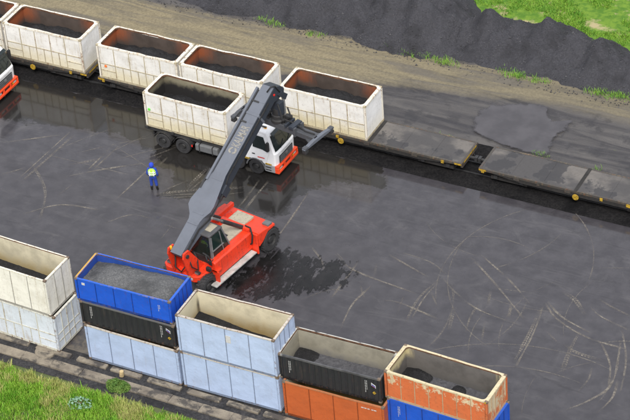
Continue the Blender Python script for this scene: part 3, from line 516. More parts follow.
def coal_load(label, loc, yaw, h, mat, L=BX, W=BY, name='coal_load', x0=.14, x1=None, res=(70, 28), group='coal lying in the open containers'):
    t = MB(); x1 = x1 or L-.14
    t.grid(x0, x1, .14, W-.14, res[0], res[1], lambda x, y: max(.2, h(x, y)+.03*fbm(x*4, y*4, h(1, 1)*7)))
    o = obj(name, t, mat, None, smooth=False); o.location = loc; o.rotation_euler = (0, 0, R(yaw))
    return tag(o, label, 'coal', group)
def heaps(pk, base, wd=.8):
    def f(x, y):
        z = base+.08*nz(x*1.2, y*1.2, base)
        for px, py, ph in pk: z = max(z, ph-math.hypot(x-px, y-py)*wd+.06*nz(x*3, y*3))
        return z
    return f
WHT = (.745, .735, .695)
CREAM = (.64, .57, .37)
def tset(i, amt=.5, endc=None):
    H = 2.58
    return dict(H=H, bays=5, ebays=1, lattice=True,
        skin=paint('white_container_paint', WHT, dirt=(.50, .42, .24), dirt_amt=.45, rust_amt=.22, low=amt, lowcol=CREAM, seed=i, H=H),
        endskin=paint('white_end_paint', (.78, .78, .77), dirt=(.55, .48, .33), dirt_amt=.2, rust_amt=.15, low=.3, lowcol=CREAM, seed=i+20, H=H),
        rib=paint('grimy_rib_paint', (.43, .38, .26), dirt=(.25, .17, .08), dirt_amt=.8, rust_amt=.8, seed=i+40, H=H),
        rail=paint('rusty_white_rail', (.74, .70, .60), dirt=(.45, .31, .15), dirt_amt=.8, rust=(.17, .06, .025), rust_amt=.9, seed=i+60, H=H),
        lin=lining('coal_black_lining_with_rust', (.085, .066, .056), (.024, .022, .022), (.29, .082, .03), H=H, zlow=1.15, seed=i, end=1.7),
        sw=.125, ew=.21, rad=.26, dent=.11, seed=i)
TY, TZ = 24.25, 1.15
TX = [-53.42, -47.18, -39.93, -33.71, -26.47]
TLAB = ['white open train container cut off by the picture\'s top left corner',
        'rusty rimmed white container on the wagon beyond the truck cab at far left',
        'white wagon container with orange speck on its side, rust inside its left end',
        'white wagon container half hidden behind the loaded truck and boom tip',
        'cream stained white container alone on its wagon, beside the empty deck']
TEND = [.6, .7, .8, .75, .95]
for i, x in enumerate(TX):
    container(TLAB[i], (x, TY, TZ), random.uniform(-.3, .3), **tset(i+1, TEND[i]))
    q = 1.12+.1*random.random()
    coal_load(['black coal in the cut off container at the left edge of the train', 'black coal in the container beyond the truck cab at far left', 'black coal mound in the wagon container with rust at its left end',
               'black coal in the wagon container behind the truck container', 'black coal in the container next to the empty deck'][i], (x, TY, TZ), 0,
              heaps([(1.5+.3*random.random(), 1.6, q+.55), (3.0+.4*random.random(), 1.45, q+.8), (4.5, 1.6, q+.6)], q+.15, .42), M['coal'])
# container on the truck
kw = tset(9, .9); kw['lin'] = lining('coal_black_lining_dusty_rim', (.27, .245, .17), (.022, .021, .021), (.10, .08, .04), H=2.58, zlow=2.05, seed=4, soft=.6, rust_amt=.3)
kw['rad'] = .3; kw['ew'] = .2; kw['dent'] = .06
TRK = (-34.14, 20.40, 1.29); TRYAW = -1.7
container('white coal container with yellow stained lower half carried on the truck', TRK, TRYAW, **kw)
coal_load('black coal in the container carried on the truck', TRK, TRYAW, heaps([(1.6, 1.6, 1.6), (3.9, 1.5, 1.7)], 1.15, .42), M['coal'])
def spot(par, x, z, r_, mat, nm): obj(nm, MB().lathe([(0, -.004), (r_, -.004), (r_*.9, .03), (0, .03)], (x, .018, z), (0, -1, 0), 14), mat, par)
for c_ in bpy.data.objects:
    if c_.get('label') == TLAB[2]: spot(c_, .55, 1.0, .10, plain('orange_spray', (.85, .2, .04), .7), 'orange_paint_spot')
    if c_.get('label', '').endswith('carried on the truck') and c_.get('category') == 'container': spot(c_, .35, 1.35, .10, plain('green_spray', (.15, .75, .08), .7), 'green_paint_spot')
# stacks along the front
def pset(col, i, H, rail, lin, bays=4, ebays=4, dirt=(.30, .26, .2), da=.25, ra=.10, **k):
    d = dict(H=H, bays=bays, ebays=ebays, skin=paint('container_paint_%d' % i if False else 'faded_container_paint', col, dirt=dirt, dirt_amt=da, rust_amt=ra, seed=i, H=H, **k),
             rib=paint('rib_shadow_and_grime', tuple(c*.42 for c in col), dirt=(.12, .1, .08), dirt_amt=.5, rust_amt=.5, seed=i+3, H=H),  # shadow lines at the ribs put in as darkened wall colour, with grime
             rail=rail, lin=lin, seed=i, ribw=.035, th=.07, post=paint('container_post_paint', tuple(c*.92 for c in col), dirt=dirt, dirt_amt=.5, rust_amt=.6, seed=i+7, H=H), cast=CAST, ew=.13, sw=.09, dent=.03)
    return d
CAST = plain('rusty_casting', (.20, .15, .11), .8, var=.6, scale=9)
LB = (.40, .495, .68)
RUSTRAIL = lambda i: paint('rust_eaten_rail', (.52, .48, .42), dirt=(.27, .14, .07), dirt_amt=.8, rust=(.12, .05, .03), rust_amt=.8, seed=i)
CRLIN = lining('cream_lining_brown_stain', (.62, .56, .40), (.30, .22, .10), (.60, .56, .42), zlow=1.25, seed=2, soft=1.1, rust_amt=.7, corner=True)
CRLIN2 = lining('cream_lining_dusty', (.62, .57, .42), (.34, .27, .14), (.60, .55, .42), zlow=1.3, seed=5, soft=1.1, rust_amt=.5)
STEELRAIL = paint('scuffed_steel_rail', (.36, .37, .40), dirt=(.3, .22, .12), dirt_amt=.6, rust_amt=.5, seed=31)
# left white stack
k = pset((.77, .75, .67), 11, 2.59, paint('chipped_white_rail', (.74, .70, .58), dirt=(.45, .34, .2), dirt_amt=.5, rust_amt=.7, seed=13), CRLIN2, bays=5, ebays=3, dirt=(.5, .42, .26), da=.3, ra=.2)
container('cream white open container on top of the stack at the left edge', (-34.59, .54, 2.705), -2.2, **k)
coal_load('shallow black coal in the cream white container at the left edge', (-34.59, .54, 2.705), -2.2, lambda x, y: .95-.04*x, M['coal'])
k = pset((.60, .65, .70), 12, 2.54, paint('chipped_pale_rail', (.66, .66, .6), dirt=(.4, .3, .16), dirt_amt=.5, rust_amt=.7, seed=14), CRLIN2, bays=5, ebays=4, dirt=(.4, .3, .14), da=.4, ra=.18)
k.update(lattice=True, elattice=True, ribw=.06, rib=paint('pale_rusty_lattice', (.55, .54, .46), dirt=(.26, .18, .07), dirt_amt=.9, rust_amt=.8, seed=15))
container('pale grey lattice sided container underneath the cream white one at left edge', (-34.40, .53, .15), -2.08, **k)
# blue / black / light blue
k = pset((.010, .085, .52), 16, 1.58, paint('blue_rail_scuffed', (.02, .11, .55), dirt=(.4, .3, .16), dirt_amt=.65, rust_amt=.3, seed=17), lining('blue_inner_wall', (.02, .07, .32), (.02, .06, .26), (.02, .06, .3), H=1.58, zlow=.2, seed=7), bays=5, ebays=5, dirt=(.01, .05, .3), da=.4, ra=.15)
blue = container('bright blue half height container heaped with grey fine coal, top of its stack', (-26.75, .66, 4.262), 1.39, **k)
coal_load('heaped grey fine coal filling the bright blue container', (-26.75, .66, 4.262), 1.39,
          lambda x, y: 1.08+.48*sst(.1, 1.7, x)*sst(6.4, 4.8, x)*(1-((y-1.15)/1.5)**2)+.14*sst(2.5, 6, x)+.04*nz(x*2, y*2), M['slag'], res=(120, 50))
obj('rail_scuff', MB().box(.0, .10, .10, 2.34, 1.582, 1.592), paint('ochre_scuffed_rail', (.55, .32, .06), dirt=(.3, .2, .1), dirt_amt=.5, rust_amt=.4, seed=71), blue)
BLK = (.020, .021, .025)
def kset(i): 
    d = pset(BLK, i, 1.6, paint('worn_black_rail', (.11, .11, .11), dirt=(.2, .18, .15), dirt_amt=.5, rust_amt=.2, seed=i+1), lining('grey_dusty_lining', (.30, .28, .22), (.15, .145, .14), (.33, .31, .25), H=1.65, zlow=.35, seed=i, soft=.8, rust_amt=.3), bays=4, ebays=4, dirt=(.055, .053, .05), da=.5, ra=.1)
    d.update(corr=True); return d
k = kset(18)
bk = container('black corrugated half height container squeezed under the bright blue one', (-26.62, .62, 2.655), .6, **k)
k = pset(LB, 21, 2.49, RUSTRAIL(22), CRLIN, bays=4, ebays=4, dirt=(.42, .45, .5))
container('light blue container at the bottom under the black and bright blue ones', (-26.49, .52, .15), -.2, **k)
# light blue pair
k = pset(LB, 23, 2.52, RUSTRAIL(24), CRLIN, dirt=(.42, .45, .5))
container('light blue container at ground level below the other light blue one', (-20.26, .54, .15), 1.1, **k)
k = pset((.42, .515, .70), 25, 2.64, RUSTRAIL(26), CRLIN, dirt=(.42, .46, .52))
k.update(sw=.1, ew=.13, dent=.05)
lbc = container('light blue open container with cream inside, between bright blue and black ones', (-20.28, .53, 2.672), 1.05, **k)
coal_load('thin bed of black coal in the light blue container with cream inside', (-20.28, .53, 2.672), 1.05, lambda x, y: .92-.07*x+.25*sst(3.5, .2, x), M['coal'])
# black on orange
k = pset((.47, .105, .028), 27, 2.42, paint('orange_rail_rubbed', (.42, .16, .07), dirt=(.4, .3, .2), dirt_amt=.6, rust_amt=.4, seed=28), CRLIN, bays=4, ebays=4, dirt=(.42, .11, .04), da=.5, ra=.2)
org = container('plain orange container at the bottom under the black corrugated one', (-14.02, .75, .02), 1.5, **k)
kr = N('black_rail_with_scuffed_pale_far_edge', .5); xk, yk, zk = kr.xyz()
pk_ = kr.math('MAXIMUM', kr.ramp(yk, 1.9, 2.25), kr.ramp(xk, .35, .05)); fk = kr.noise(2.2, 5)
kr.col(kr.mix(kr.math('MULTIPLY', pk_, kr.ramp(fk, .3, .5)), kr.mix(kr.ramp(fk, .3, .7), (.05, .05, .054), (.10, .10, .105)), (.46, .46, .42)))
KRAIL = kr.m
k = kset(29); k.update(H=1.70, th=.12, sw=.07, ew=.10, rail=KRAIL)
k2 = container('black corrugated half height open container with dusty grey floor, on the orange one', (-14.28, .98, 2.45), 1.85, **k)
coal_load('grey dust and black coal corner pile in the open black container', (-14.28, .98, 2.45), 1.85, lambda x, y: .23, M['coaldust'], group='coal lying in the open containers')
def pile(label, base_loc, yaw, cx, cy, rx_, ry_, h, seed):
    mb = MB(); n, rr = 30, 9
    mb.v.append((cx, cy, .24+h))
    for j in range(1, rr+1):
        for i in range(n):
            a = 2*math.pi*i/n; q = j/rr; wob = 1+.28*nz(math.cos(a)*1.6, math.sin(a)*1.6, seed)
            x = max(.15, cx+rx_*q*math.cos(a)*wob); y = min(BY-.15, max(.15, cy+ry_*q*math.sin(a)*wob))
            mb.v.append((x, y, .235+h*(1-q)**.8+.05*nz(x*6, y*6, seed)*(1-q)))
    mb.f += [(0, 1+i, 1+(i+1) % n) for i in range(n)]
    for j in range(rr-1):
        for i in range(n):
            a_, b_ = 1+j*n+i, 1+j*n+(i+1) % n; mb.f.append((a_, a_+n, b_+n, b_))
    o = obj('coal_pile', mb, M['coal']); o.location = base_loc; o.rotation_euler = (0, 0, R(yaw)); return tag(o, label, 'coal', 'small coal piles left in containers')
pile('black coal pile in the left corner of the open black container', (-14.28, .98, 2.45), 1.85, .55, 1.9, .95, .8, .3, 1)
# orange/cream on blue
BZ = .25
k = pset((.010, .085, .50), 33, 2.5, paint('blue_rail_dark', (.02, .10, .5), dirt=(.1, .1, .2), dirt_amt=.4, rust_amt=.2, seed=34), CRLIN, bays=6, ebays=4, dirt=(.01, .05, .3), da=.4, ra=.1)
bl2 = container('blue container under the worn orange one at the front row\'s right end', (-8.0, 1.42, BZ), -1.8, **k)
H = 1.85
k = pset((.56, .14, .048), 35, H, paint('cream_rail_chipped', (.60, .52, .34), dirt=(.35, .25, .13), dirt_amt=.4, rust_amt=.5, seed=36), lining('dark_lining_cream_rim', (.14, .13, .12), (.10, .097, .095), (.58, .50, .28), H=H, zlow=.3, seed=8, end=.7), bays=7, ebays=5, dirt=(.4, .25, .12), da=.35, ra=.25, wear=(.60, .50, .33), wear_amt=.02)
k.update(rad=.22, ew=.2, sw=.13, ribw=.045, th=.09, rib=paint('worn_rib_paint', (.42, .30, .18), dirt=(.5, .18, .07), dirt_amt=.7, rust_amt=.5, seed=39), endskin=paint('worn_orange_end', (.52, .15, .05), wear=(.54, .46, .31), wear_amt=.42, dirt=(.3, .2, .1), dirt_amt=.4, rust_amt=.3, seed=38, H=H))
oc = container('worn orange and cream open container, front row\'s right end, on the blue one', (-8.1, 1.44, 2.755), -1.98, **k)
coal_load('grey coal dust over the floor of the worn orange container', (-8.1, 1.44, 2.755), -1.98, lambda x, y: .23, M['coaldust'])
pile('larger black coal pile in the left corner of the worn orange container', (-8.1, 1.44, 2.755), -1.98, .85, 1.85, .95, .85, .5, 3)
pile('small black coal pile near the middle of the worn orange container', (-8.1, 1.44, 2.755), -1.98, 3.43, 1.80, .45, .42, .24, 5)
# markings on the containers (flat print on the front walls)
def marks(parent, rows, mat, y=-.006, name='marking'):
    mb = MB()
    for x0, x1, z0, z1 in rows: mb.box(x0, x1, y, y+.012, z0, z1)
    o = obj(name, mb, mat, parent)
    if len(rows) > 1: o['kind'] = 'stuff'
    return o
def codes(parent, x, z, n, right=False, H=.9, w_=.05):
    rows = []
    for c in range(2):
        zz = z
        for i in range(n-c*2):
            h = .05+.03*((i*7+c*3) % 3)/2; rows.append((x+c*.085+(i % 2)*.01, x+c*.085+.03, zz-h, zz)); zz -= h+.03
    return marks(parent, rows, M['whitemark'], y=.008)
fl_blue = plain('flag_blue', (.05, .09, .35), .5); fl_red = plain('flag_red', (.6, .06, .05), .5)
for c in (bk, k2):
    codes(c, 5.15, 1.38, 9); codes(c, .62, 1.35, 9)
    f = lambda x0, x1, z0, z1: MB().prism([(x0, z0+.16), (x1, z0), (x1, z1-.16), (x0, z1)], .0, .014, lambda a, b, h: (a, h, b))
    obj('flag_sticker', f(5.52, 5.78, .98, 1.32), M['whitemark'], c)
    obj('flag_sticker', MB().prism([(5.545, 1.15), (5.75, 1.02), (5.75, 1.12), (5.545, 1.25)], -.002, .004, lambda a, b, h: (a, h, b)), fl_blue, c)
    obj('flag_sticker', MB().prism([(5.545, 1.13), (5.75, 1.0), (5.75, 1.015), (5.545, 1.145)], -.002, .004, lambda a, b, h: (a, h, b)), fl_red, c)
    obj('warning_diamond', MB().prism([(5.67, .52), (5.78, .63), (5.67, .74), (5.56, .63)], .0, .014, lambda a, b, h: (a, h, b)), M['yellow'], c)
codes(blue, 5.25, 1.15, 5); marks(blue, [(.42, .62, 1.18, 1.34)], M['whitemark'], y=.015)
codes(bl2, .62, 2.1, 8)
marks(org, [(4.7, 4.85, 2.02, 2.07), (4.88, 5.02, 2.02, 2.07), (5.07, 5.2, 2.02, 2.07), (5.3, 5.42, 2.02, 2.07), (5.45, 5.6, 2.02, 2.07)], M['whitemark'], y=.01)
marks(lbc, [(3.05, 3.35, 1.6, 2.1)], M['whitemark'], y=.012, name='pale_sticker')
o1 = MB().box(5.9, 6.0, -.02, .02, H-.1, H-.01); obj('yellow_spot', o1, M['yellow'], oc)

# ------------------------------------------------------------------ flat wagons
dk_ = N('coal_dusted_deck', .7, .3)
dn = dk_.noise(.55, 6, .6, dk_.map((1, 1, 1), (3, 8, 0))); dn2 = dk_.noise(.35, 4, .5, dk_.map((1, 1.6, 1), (11, 2, 0))); dn3 = dk_.noise(6, 5, .7)
dcc = dk_.mix(dk_.ramp(dn2, .42, .60), (.072, .069, .069), (.150, .138, .126))
dcc = dk_.mix(dk_.math('MULTIPLY', dk_.ramp(dn, .53, .57), .85), dcc, (.040, .039, .041))
dk_.col(dk_.mix(dk_.math('MULTIPLY', dk_.ramp(dn3, .5, .7), .35), dcc, (.05, .048, .046))); dk_.rough(dk_.math('MULTIPLY_ADD', dk_.ramp(dn, .5, .58), -.35, .7)); dk_.bump(dn3, .3, .02)
DECK = dk_.m
SILL = paint('grimy_side_sill', (.06, .055, .048), dirt=(.24, .19, .11), dirt_amt=.75, rust_amt=.6, seed=42)
def wagon(label, x0, x1, disc):
    t = thing('flat_wagon', label, 'wagon', (x0, TY-.04, 0), 0, 'flat wagons of the coal train')
    L, W = x1-x0, 2.5
    n = 6
    for i in range(n):
        a, b = L*i/n+.006, L*(i+1)/n-.006
        mb = MB(); mb.grid(a, b, .02, W-.02, 8, 10, lambda x, y: 1.135+.012*nz(x*1.1+x0, y*1.1)); mb.box(a, b, .02, W-.02, 1.06, 1.11)
        obj('deck_plate', mb, DECK, t)
    obj('deck_joint', MB().box(L*.5-.11, L*.5+.11, .03, W-.03, 1.12, 1.162), M['underframe'], t)
    for y in (0, W-.12): 
        obj('side_sill', MB().box(0, L, y, y+.12, 1.0, 1.15), SILL, t)
        obj('lower_sill', MB().prism([(.4, .998), (L-.4, .998), (L-2.9, .72), (2.9, .72)], y+.03, y+.09, lambda a, b, h: (a, h, b)), M['underframe'], t)
    for x in (.0, L-.14): obj('end_sill', MB().box(x-.001, x+.141, .12, W-.12, .78, 1.152), SILL, t)
    ys = random.Random(int(x0*7))
    for i in range(7):
        xx = .15+L*i/7+ys.random()*.6
        if xx+.45 < L: obj('stake_pocket', MB().box(xx, xx+.18+.2*(i % 2), -.045, 0, .9, 1.10), M['yellow'] if i in (0, 6) or ys.random() < .3 else SILL, t)
    for x, s in ((.02, 1), (L-.5, 1)): obj('warning_stripe', MB().box(x, x+.48, -.012, .0, 1.0, 1.12), M['yellow'], t)
    obj('warning_stripe', MB().box(L+.141-.14, L+.012, .3, W-.3, 1.02, 1.12), M['yellow'], t)
    obj('centre_beam', MB().box(.2, L-.2, W/2-.3, W/2+.3, .55, 1.055), M['underframe'], t)
    for bx in (1.9, L-1.9):
        b = obj('bogie', MB().box(bx-1.2, bx+1.2, .28, .42, .38, .62).box(bx-1.2, bx+1.2, W-.42, W-.28, .38, .62).box(bx-.2, bx+.2, .3, W-.3, .45, .7), M['underframe'], t)
        for wx in (-.85, .85):
            for wy in (W/2-.60, W/2+.60):
                obj('wheel', MB().lathe([(0, -.07), (.42, -.07), (.46, -.04), (.46, .05), (.36, .07), (.3, .03), (.12, .03), (.1, .07), (0, .07)], (bx+wx, wy, .59), (0, 1, 0), 20), M['darksteel'], b)
            obj('axle_box', MB().box(bx+wx-.12, bx+wx+.12, .18, .3, .48, .74), M['darksteel'], b)
    for sx, dx in ((0, -1), (L, 1)):
        mb = MB().tube([(sx, W/2, .86), (sx+dx*.42, W/2, .86)], .09, 8).box(min(sx+dx*.35, sx+dx*.58), max(sx+dx*.35, sx+dx*.58), W/2-.16, W/2+.16, .72, 1.0)
        obj('coupler', mb, M['darksteel'], t)
        obj('brake_hose', MB().tube([(sx, W/2+.5, .8), (sx+dx*.2, W/2+.5, .5), (sx+dx*.45, W/2+.45, .55)], .035, 6), M['black'], t)
    hw = obj('brake_wheel', MB().lathe([(.05, -.02), (.20, -.02), (.21, 0), (.20, .03), (.05, .03), (0, .03)], (disc, -.1, .78), (0, 1, 0), 20), M['yellow'], t)
    obj('brake_reservoir', MB().tube([(L*.42, .6, .55), (L*.58, .6, .55)], .22, 12), M['underframe'], t)
    return t
wagon('flat wagon at the left edge under the first two containers of the train', -53.55, -40.95, 8.4)
wagon('flat wagon under the container pair behind the loaded truck', -40.10, -27.50, 6.2)
wagon('flat wagon with one container left and its right deck half empty', -26.62, -13.94, 4.4)
wagon('empty flat wagon running out of the right edge of the picture', -12.82, -.14, 6.4)
rails = []
for i, y in enumerate((TY+1.21-.535, TY+1.21+.535)):
    rl = MB().prism([(-.07, 0), (.07, 0), (.07, .02), (.012, .04), (.012, .1), (.035, .105), (.035, .13), (-.035, .13), (-.035, .105), (-.012, .1), (-.012, .04), (-.07, .02)], -75, 20, lambda a, b, h: (h, y+a, .0+b))
    tag(obj('rail', rl, M['darksteel']), ['steel rail under the near wheels of the train', 'steel rail under the far wheels of the train'][i], 'rail', 'rails under the train')

# ------------------------------------------------------------------ truck
def wheel(parent, c, r=.53, wd=.34, out=-1, dual=False, hub='darksteel', name='wheel'):
    o = obj(name, MB().lathe([(.30, -wd/2), (r*.93, -wd/2), (r, -wd/2+.05), (r, wd/2-.05), (r*.93, wd/2), (.30*r/.53, wd/2)], c, (0, 1, 0), 30), M['tyre'], parent, smooth=False)
    q = wd/2*out
    prof = [(.30*r/.53, q*.95), (.29*r/.53, q*.45), (.2*r/.53, q*.35), (.14*r/.53, q*.9), (0, q*.9)]
    obj('rim', MB().lathe([(a, b) for a, b in prof], c, (0, 1, 0), 24), M[hub], o)
    return o
def truck(label, loc, yaw, group='white coal trucks'):
    t = thing('dump_truck' if False else 'container_truck', label, 'truck', loc, yaw, group)
    # x forward from rear bumper; y 0 near side .. 2.46 far side
    W = 2.46
    fr = MB(); 
    for y in (.78, 1.52): fr.box(0, 8.4, y, y+.1, .72, 1.0)
    for x in (.1, 1.6, 3.3, 5.0): fr.box(x, x+.12, .88, 1.52, .74, .96)
    obj('chassis_frame', fr, M['underframe'], t)
    sf = MB()
    for y in (.25, 2.05): sf.box(-.02, 6.1, y, y+.16, 1.02, 1.18)
    for x in (0, 1.9, 3.9, 5.9): sf.box(x, x+.2, .1, W-.1, 1.18, 1.34)
    obj('container_subframe', sf, M['darksteel'], t)
    for wx in (1.28, 2.74, 6.75, 8.12):
        for y, o_ in ((.2, -1), (W-.2, 1)): wheel(t, (wx, y, .53), out=o_, wd=.36)
    for y in (.0, W-.5):                               # rear mudguards
        mb = MB()
        for cx in (1.28, 2.74):
            for k in range(9):
                a0, a1 = R(15+150*k/9), R(15+150*(k+1)/9); r_ = .66
                if cx+r_*math.cos(a0) > 2.01+.05 and cx < 2: continue
                if cx+r_*math.cos(a1) < 2.01-.05 and cx > 2: continue
                p = [(cx+r_*math.cos(a_), .53+r_*math.sin(a_)) for a_ in (a0, a1)]; q = [(cx+(r_+.03)*math.cos(a_), .53+(r_+.03)*math.sin(a_)) for a_ in (a0, a1)]
                mb.prism([p[0], q[0], q[1], p[1]], y, y+.5, lambda a, b, h: (a, h, b))
        obj('mudguard', mb, M['darksteel'], t)
    obj('tail_bumper', MB().box(.25, .35, .5, W-.5, .5, .7), M['darksteel'], t)
    obj('marker_light', MB().box(3.42, 3.5, .02, .05, .72, .86), M['redlens'], t)
    obj('fuel_tank', MB().box(3.65, 5.3, .05, .7, .48, 1.0), M['grey_trim'], t, bevel=.08)
    obj('tank_strap', MB().box(3.95, 4.02, .035, .71, .465, 1.015), M['darksteel'], t); obj('tank_strap', MB().box(4.9, 4.97, .035, .71, .465, 1.015), M['darksteel'], t)
    obj('air_tank', MB().tube([(5.45, .2, .6), (6.1, .2, .6)], .14, 12), M['darksteel'], t)
    obj('air_filter', MB().tube([(6.55, .35, 1.0), (6.55, .35, 2.5)], .2, 14), M['darksteel'], t)
    obj('exhaust_stack', MB().tube([(6.45, W-.3, .9), (6.45, W-.3, 2.9)], .09, 12), M['steel'], t)
    # cab: side profile (x,z)
    cx = 7.30; WX = 8.12
    prof = [(cx, .98), (WX-.55, .98), (WX-.45, 1.13), (WX+.45, 1.13), (WX+.55, .98), (cx+1.9, .80), (cx+2.30, .80), (cx+2.34, 1.78), (cx+2.27, 1.92), (cx+1.88, 3.05), (cx+1.62, 3.27), (cx+.9, 3.37), (cx+.05, 3.33), (cx, 3.2)]
    def cabp(a, b, h):
        tuck = .13*max(0, (b-1.8)/1.2); return (a, (h if h < 1.2 else h) + (tuck if h < 1.2 else -tuck), b)
    # prism with rounded corners on the front, built from lateral slices
    sl_ = [(.05, .985), (.02+.0, 1.0)]
    mb = MB(); ys = [0.02, .10, .28, .7, 1.23, 1.76, 2.18, 2.36, 2.44]; nose = [.16, .07, .02, .005, 0, .005, .02, .07, .16]; crown = [.10, .04, .015, 0, 0, 0, .015, .04, .10]
    n = len(prof)
    for y, ns, cr in zip(ys, nose, crown):
        for a_, b_ in prof:
            s_ = -ns if a_ > cx+1.75 else 0; c_ = -cr if b_ > 2.9 else 0
            tuck = .14*max(0, (b_-1.75)/1.25); yy = y+(tuck if y < 1.23 else -tuck if y > 1.23 else 0)*abs(y-1.23)/1.21
            mb.v.append((a_+s_, yy, b_+c_))
    for i in range(len(ys)-1):
        for j in range(n):
            k = (j+1) % n; mb.f.append((i*n+j, i*n+k, (i+1)*n+k, (i+1)*n+j))
    mb.f += [tuple(range(n)), tuple((len(ys)-1)*n+j for j in reversed(range(n)))]
    cab = obj('cab', mb, M['white'], t, bevel=.03, smooth=False)
    def face(a, b):                                    # point on the sloped screen: a across, b 0..1 up
        x = cx+2.27+(1.88-2.27)*b+.022; z = 1.92+1.13*b
        ns = 0
        for q in range(len(ys)-1):
            if ys[q] <= a <= ys[q+1]: ns = nose[q]+(nose[q+1]-nose[q])*(a-ys[q])/(ys[q+1]-ys[q])
        return (x-ns, a, z)
    mb = MB(); us = [.17+ (2.12*i/10) for i in range(11)]
    for b_ in (.02, .5, .93):
        for u in us: mb.v.append(face(1.23+(u-1.23)*(1-.10*b_), b_))
    k = len(us)
    for r_ in range(2):
        for i in range(k-1): mb.f.append((r_*k+i, r_*k+i+1, (r_+1)*k+i+1, (r_+1)*k+i))
    kk = len(mb.v); mb.v += [(x-.03, y, z-.01) for x, y, z in mb.v[:kk]]
    mb.f += [tuple(q+kk for q in reversed(f)) for f in mb.f[:]]
    ws = obj('windscreen', mb, M['glass'], cab)
    for y in (.75, 1.6): obj('wiper', MB().bar((cx+2.30, y, 1.95), (cx+2.19, y+.5, 2.28), .03, .03), M['black'], ws)
    def sidepoly(poly, y0, y1, m_, nm, tuckz=True, par=cab):
        def f(a, b, h):
            tuck = .14*max(0, (b-1.75)/1.25); return (a, h+tuck, b)
        def f2(a, b, h):
            tuck = .14*max(0, (b-1.75)/1.25); return (a, W-h-tuck, b)
        a_ = obj(nm, MB().prism(poly, y0, y1, f), m_, par); b_ = obj(nm, MB().prism(poly, y0, y1, f2), m_, par); return a_, b_
    da, db = sidepoly([(cx+.52, 1.16), (cx+1.62, 1.16), (cx+1.80, 1.75), (cx+1.84, 2.0), (cx+1.52, 3.0), (cx+.52, 3.08)], .008, .03, M['white'], 'door')
    for d_, s_ in ((da, 0), (db, 1)):
        g = MB().prism([(cx+.70, 2.06), (cx+1.40, 2.0), (cx+1.74, 1.88), (cx+1.74, 2.08), (cx+1.46, 2.88), (cx+.70, 2.92)], -.004, .012, (lambda a, b, h: (a, h+.14*max(0, (b-1.75)/1.25), b)) if not s_ else (lambda a, b, h: (a, W-h-.14*max(0, (b-1.75)/1.25), b)))
        obj('door_window', g, M['glass'], d_)
        yy = (.0, .01) if not s_ else (W-.01, W)
        obj('door_handle', MB().box(cx+.62, cx+.82, yy[0]-.006, yy[1]+.006, 1.52, 1.58), M['black'], d_)
    for s_, y in ((0, -.02), (1, W+.0)):
        obj('yellow_marking', MB().box(cx+.02, cx+.42, y+.0 if s_ == 0 else y-.04, y+.04 if s_ == 0 else y+.01, 1.02, 1.12), M['yellow'], cab)
        obj('red_marking', MB().box(cx+1.0, cx+1.5, y+.02 if s_ == 0 else y-.028, y+.03 if s_ == 0 else y-.0, 1.34, 1.41), M['redlens'], cab)
        obj('mirror', MB().box(cx+1.82, cx+1.98, y-.24 if s_ == 0 else y+.06, y-.06 if s_ == 0 else y+.24, 2.15, 2.75).bar((cx+1.8, y+.06 if s_ == 0 else y-.06, 2.7), (cx+1.9, y-.14 if s_ == 0 else y+.14, 2.7), .03, .03).bar((cx+1.8, y+.06 if s_ == 0 else y-.06, 2.18), (cx+1.9, y-.14 if s_ == 0 else y+.14, 2.2), .03, .03), M['black'], cab)
        a0 = y-.0 if s_ == 0 else y-.35; a1 = y+.37 if s_ == 0 else y+.02
        mb = MB()
        for k in range(10):
            t0, t1 = R(2+170*k/10), R(2+170*(k+1)/10); c_ = WX
            p = [(c_+rr*math.cos(q), .53+rr*math.sin(q)) for rr, q in ((.62, t0), (.70, t0), (.70, t1), (.62, t1))]
            mb.prism(p, a0, a1, lambda a, b, h: (a, h, b))
        obj('wheel_arch', mb, M['grey_trim'], cab)
        obj('step', MB().box(WX+.66, cx+2.2, a0-.005, a1+.005, .44, .96), M['silver'], cab, bevel=.03)
        for z_ in (.56, .76): obj('step_tread', MB().box(WX+.72, cx+1.95, a0-.012, a0+.02 if s_ == 0 else a1+.012, z_, z_+.07), M['black'], cab)
        obj('yellow_marking', MB().box(WX+.72, WX+1.15, a0-.012, a1+.012, .98, 1.05), M['yellow'], cab)
    gr = obj('grille', MB().box(cx+2.30, cx+2.36, .42, W-.42, .98, 1.52), M['darksteel'], cab, bevel=.03)
    for i in range(4): obj('grille_bar', MB().box(cx+2.34, cx+2.385, .48, W-.48, 1.04+.12*i, 1.08+.12*i), M['grey_trim'], gr)
    obj('badge', MB().lathe([(0, 0), (.13, 0), (.13, .03), (.10, .035), (0, .035)], (cx+2.37, W/2, 1.3), (1, 0, 0), 20), M['steel'], gr)
    bm_ = MB()
    bm_.box(cx+2.0, cx+2.48, -.0, W, .42, .58).box(cx+2.0, cx+2.46, -.0, W, .82, .95)
    for y in (.0, .78, W-.9, W-.12): bm_.box(cx+2.1, cx+2.47, y, y+.12, .58, .82)
    bp = obj('bumper', bm_, M['bumper'], t, bevel=.03)
    obj('bumper_recess', MB().box(cx+1.95, cx+2.36, .05, W-.05, .579, .821), M['darksteel'], bp)
    for y in (.14, W-.62):
        obj('headlight', MB().box(cx+2.3, cx+2.4, y, y+.46, .62, .79), plain('headlight_lens', (.6, .62, .62), .15), bp, bevel=.02)
        obj('indicator', MB().box(cx+2.36, cx+2.43, y-.0, y+.1, .64, .77), M['amber'], bp)
    obj('sun_visor', MB().bar((cx+1.98, .3, 3.1), (cx+1.98, W-.3, 3.1), .03, .22, (.7, 0, -.55)), M['glass'], cab)
    for y in (.5, W-.62): obj('roof_lamp', MB().box(cx+1.35, cx+1.5, y, y+.12, 3.26, 3.40), M['amber'], cab)
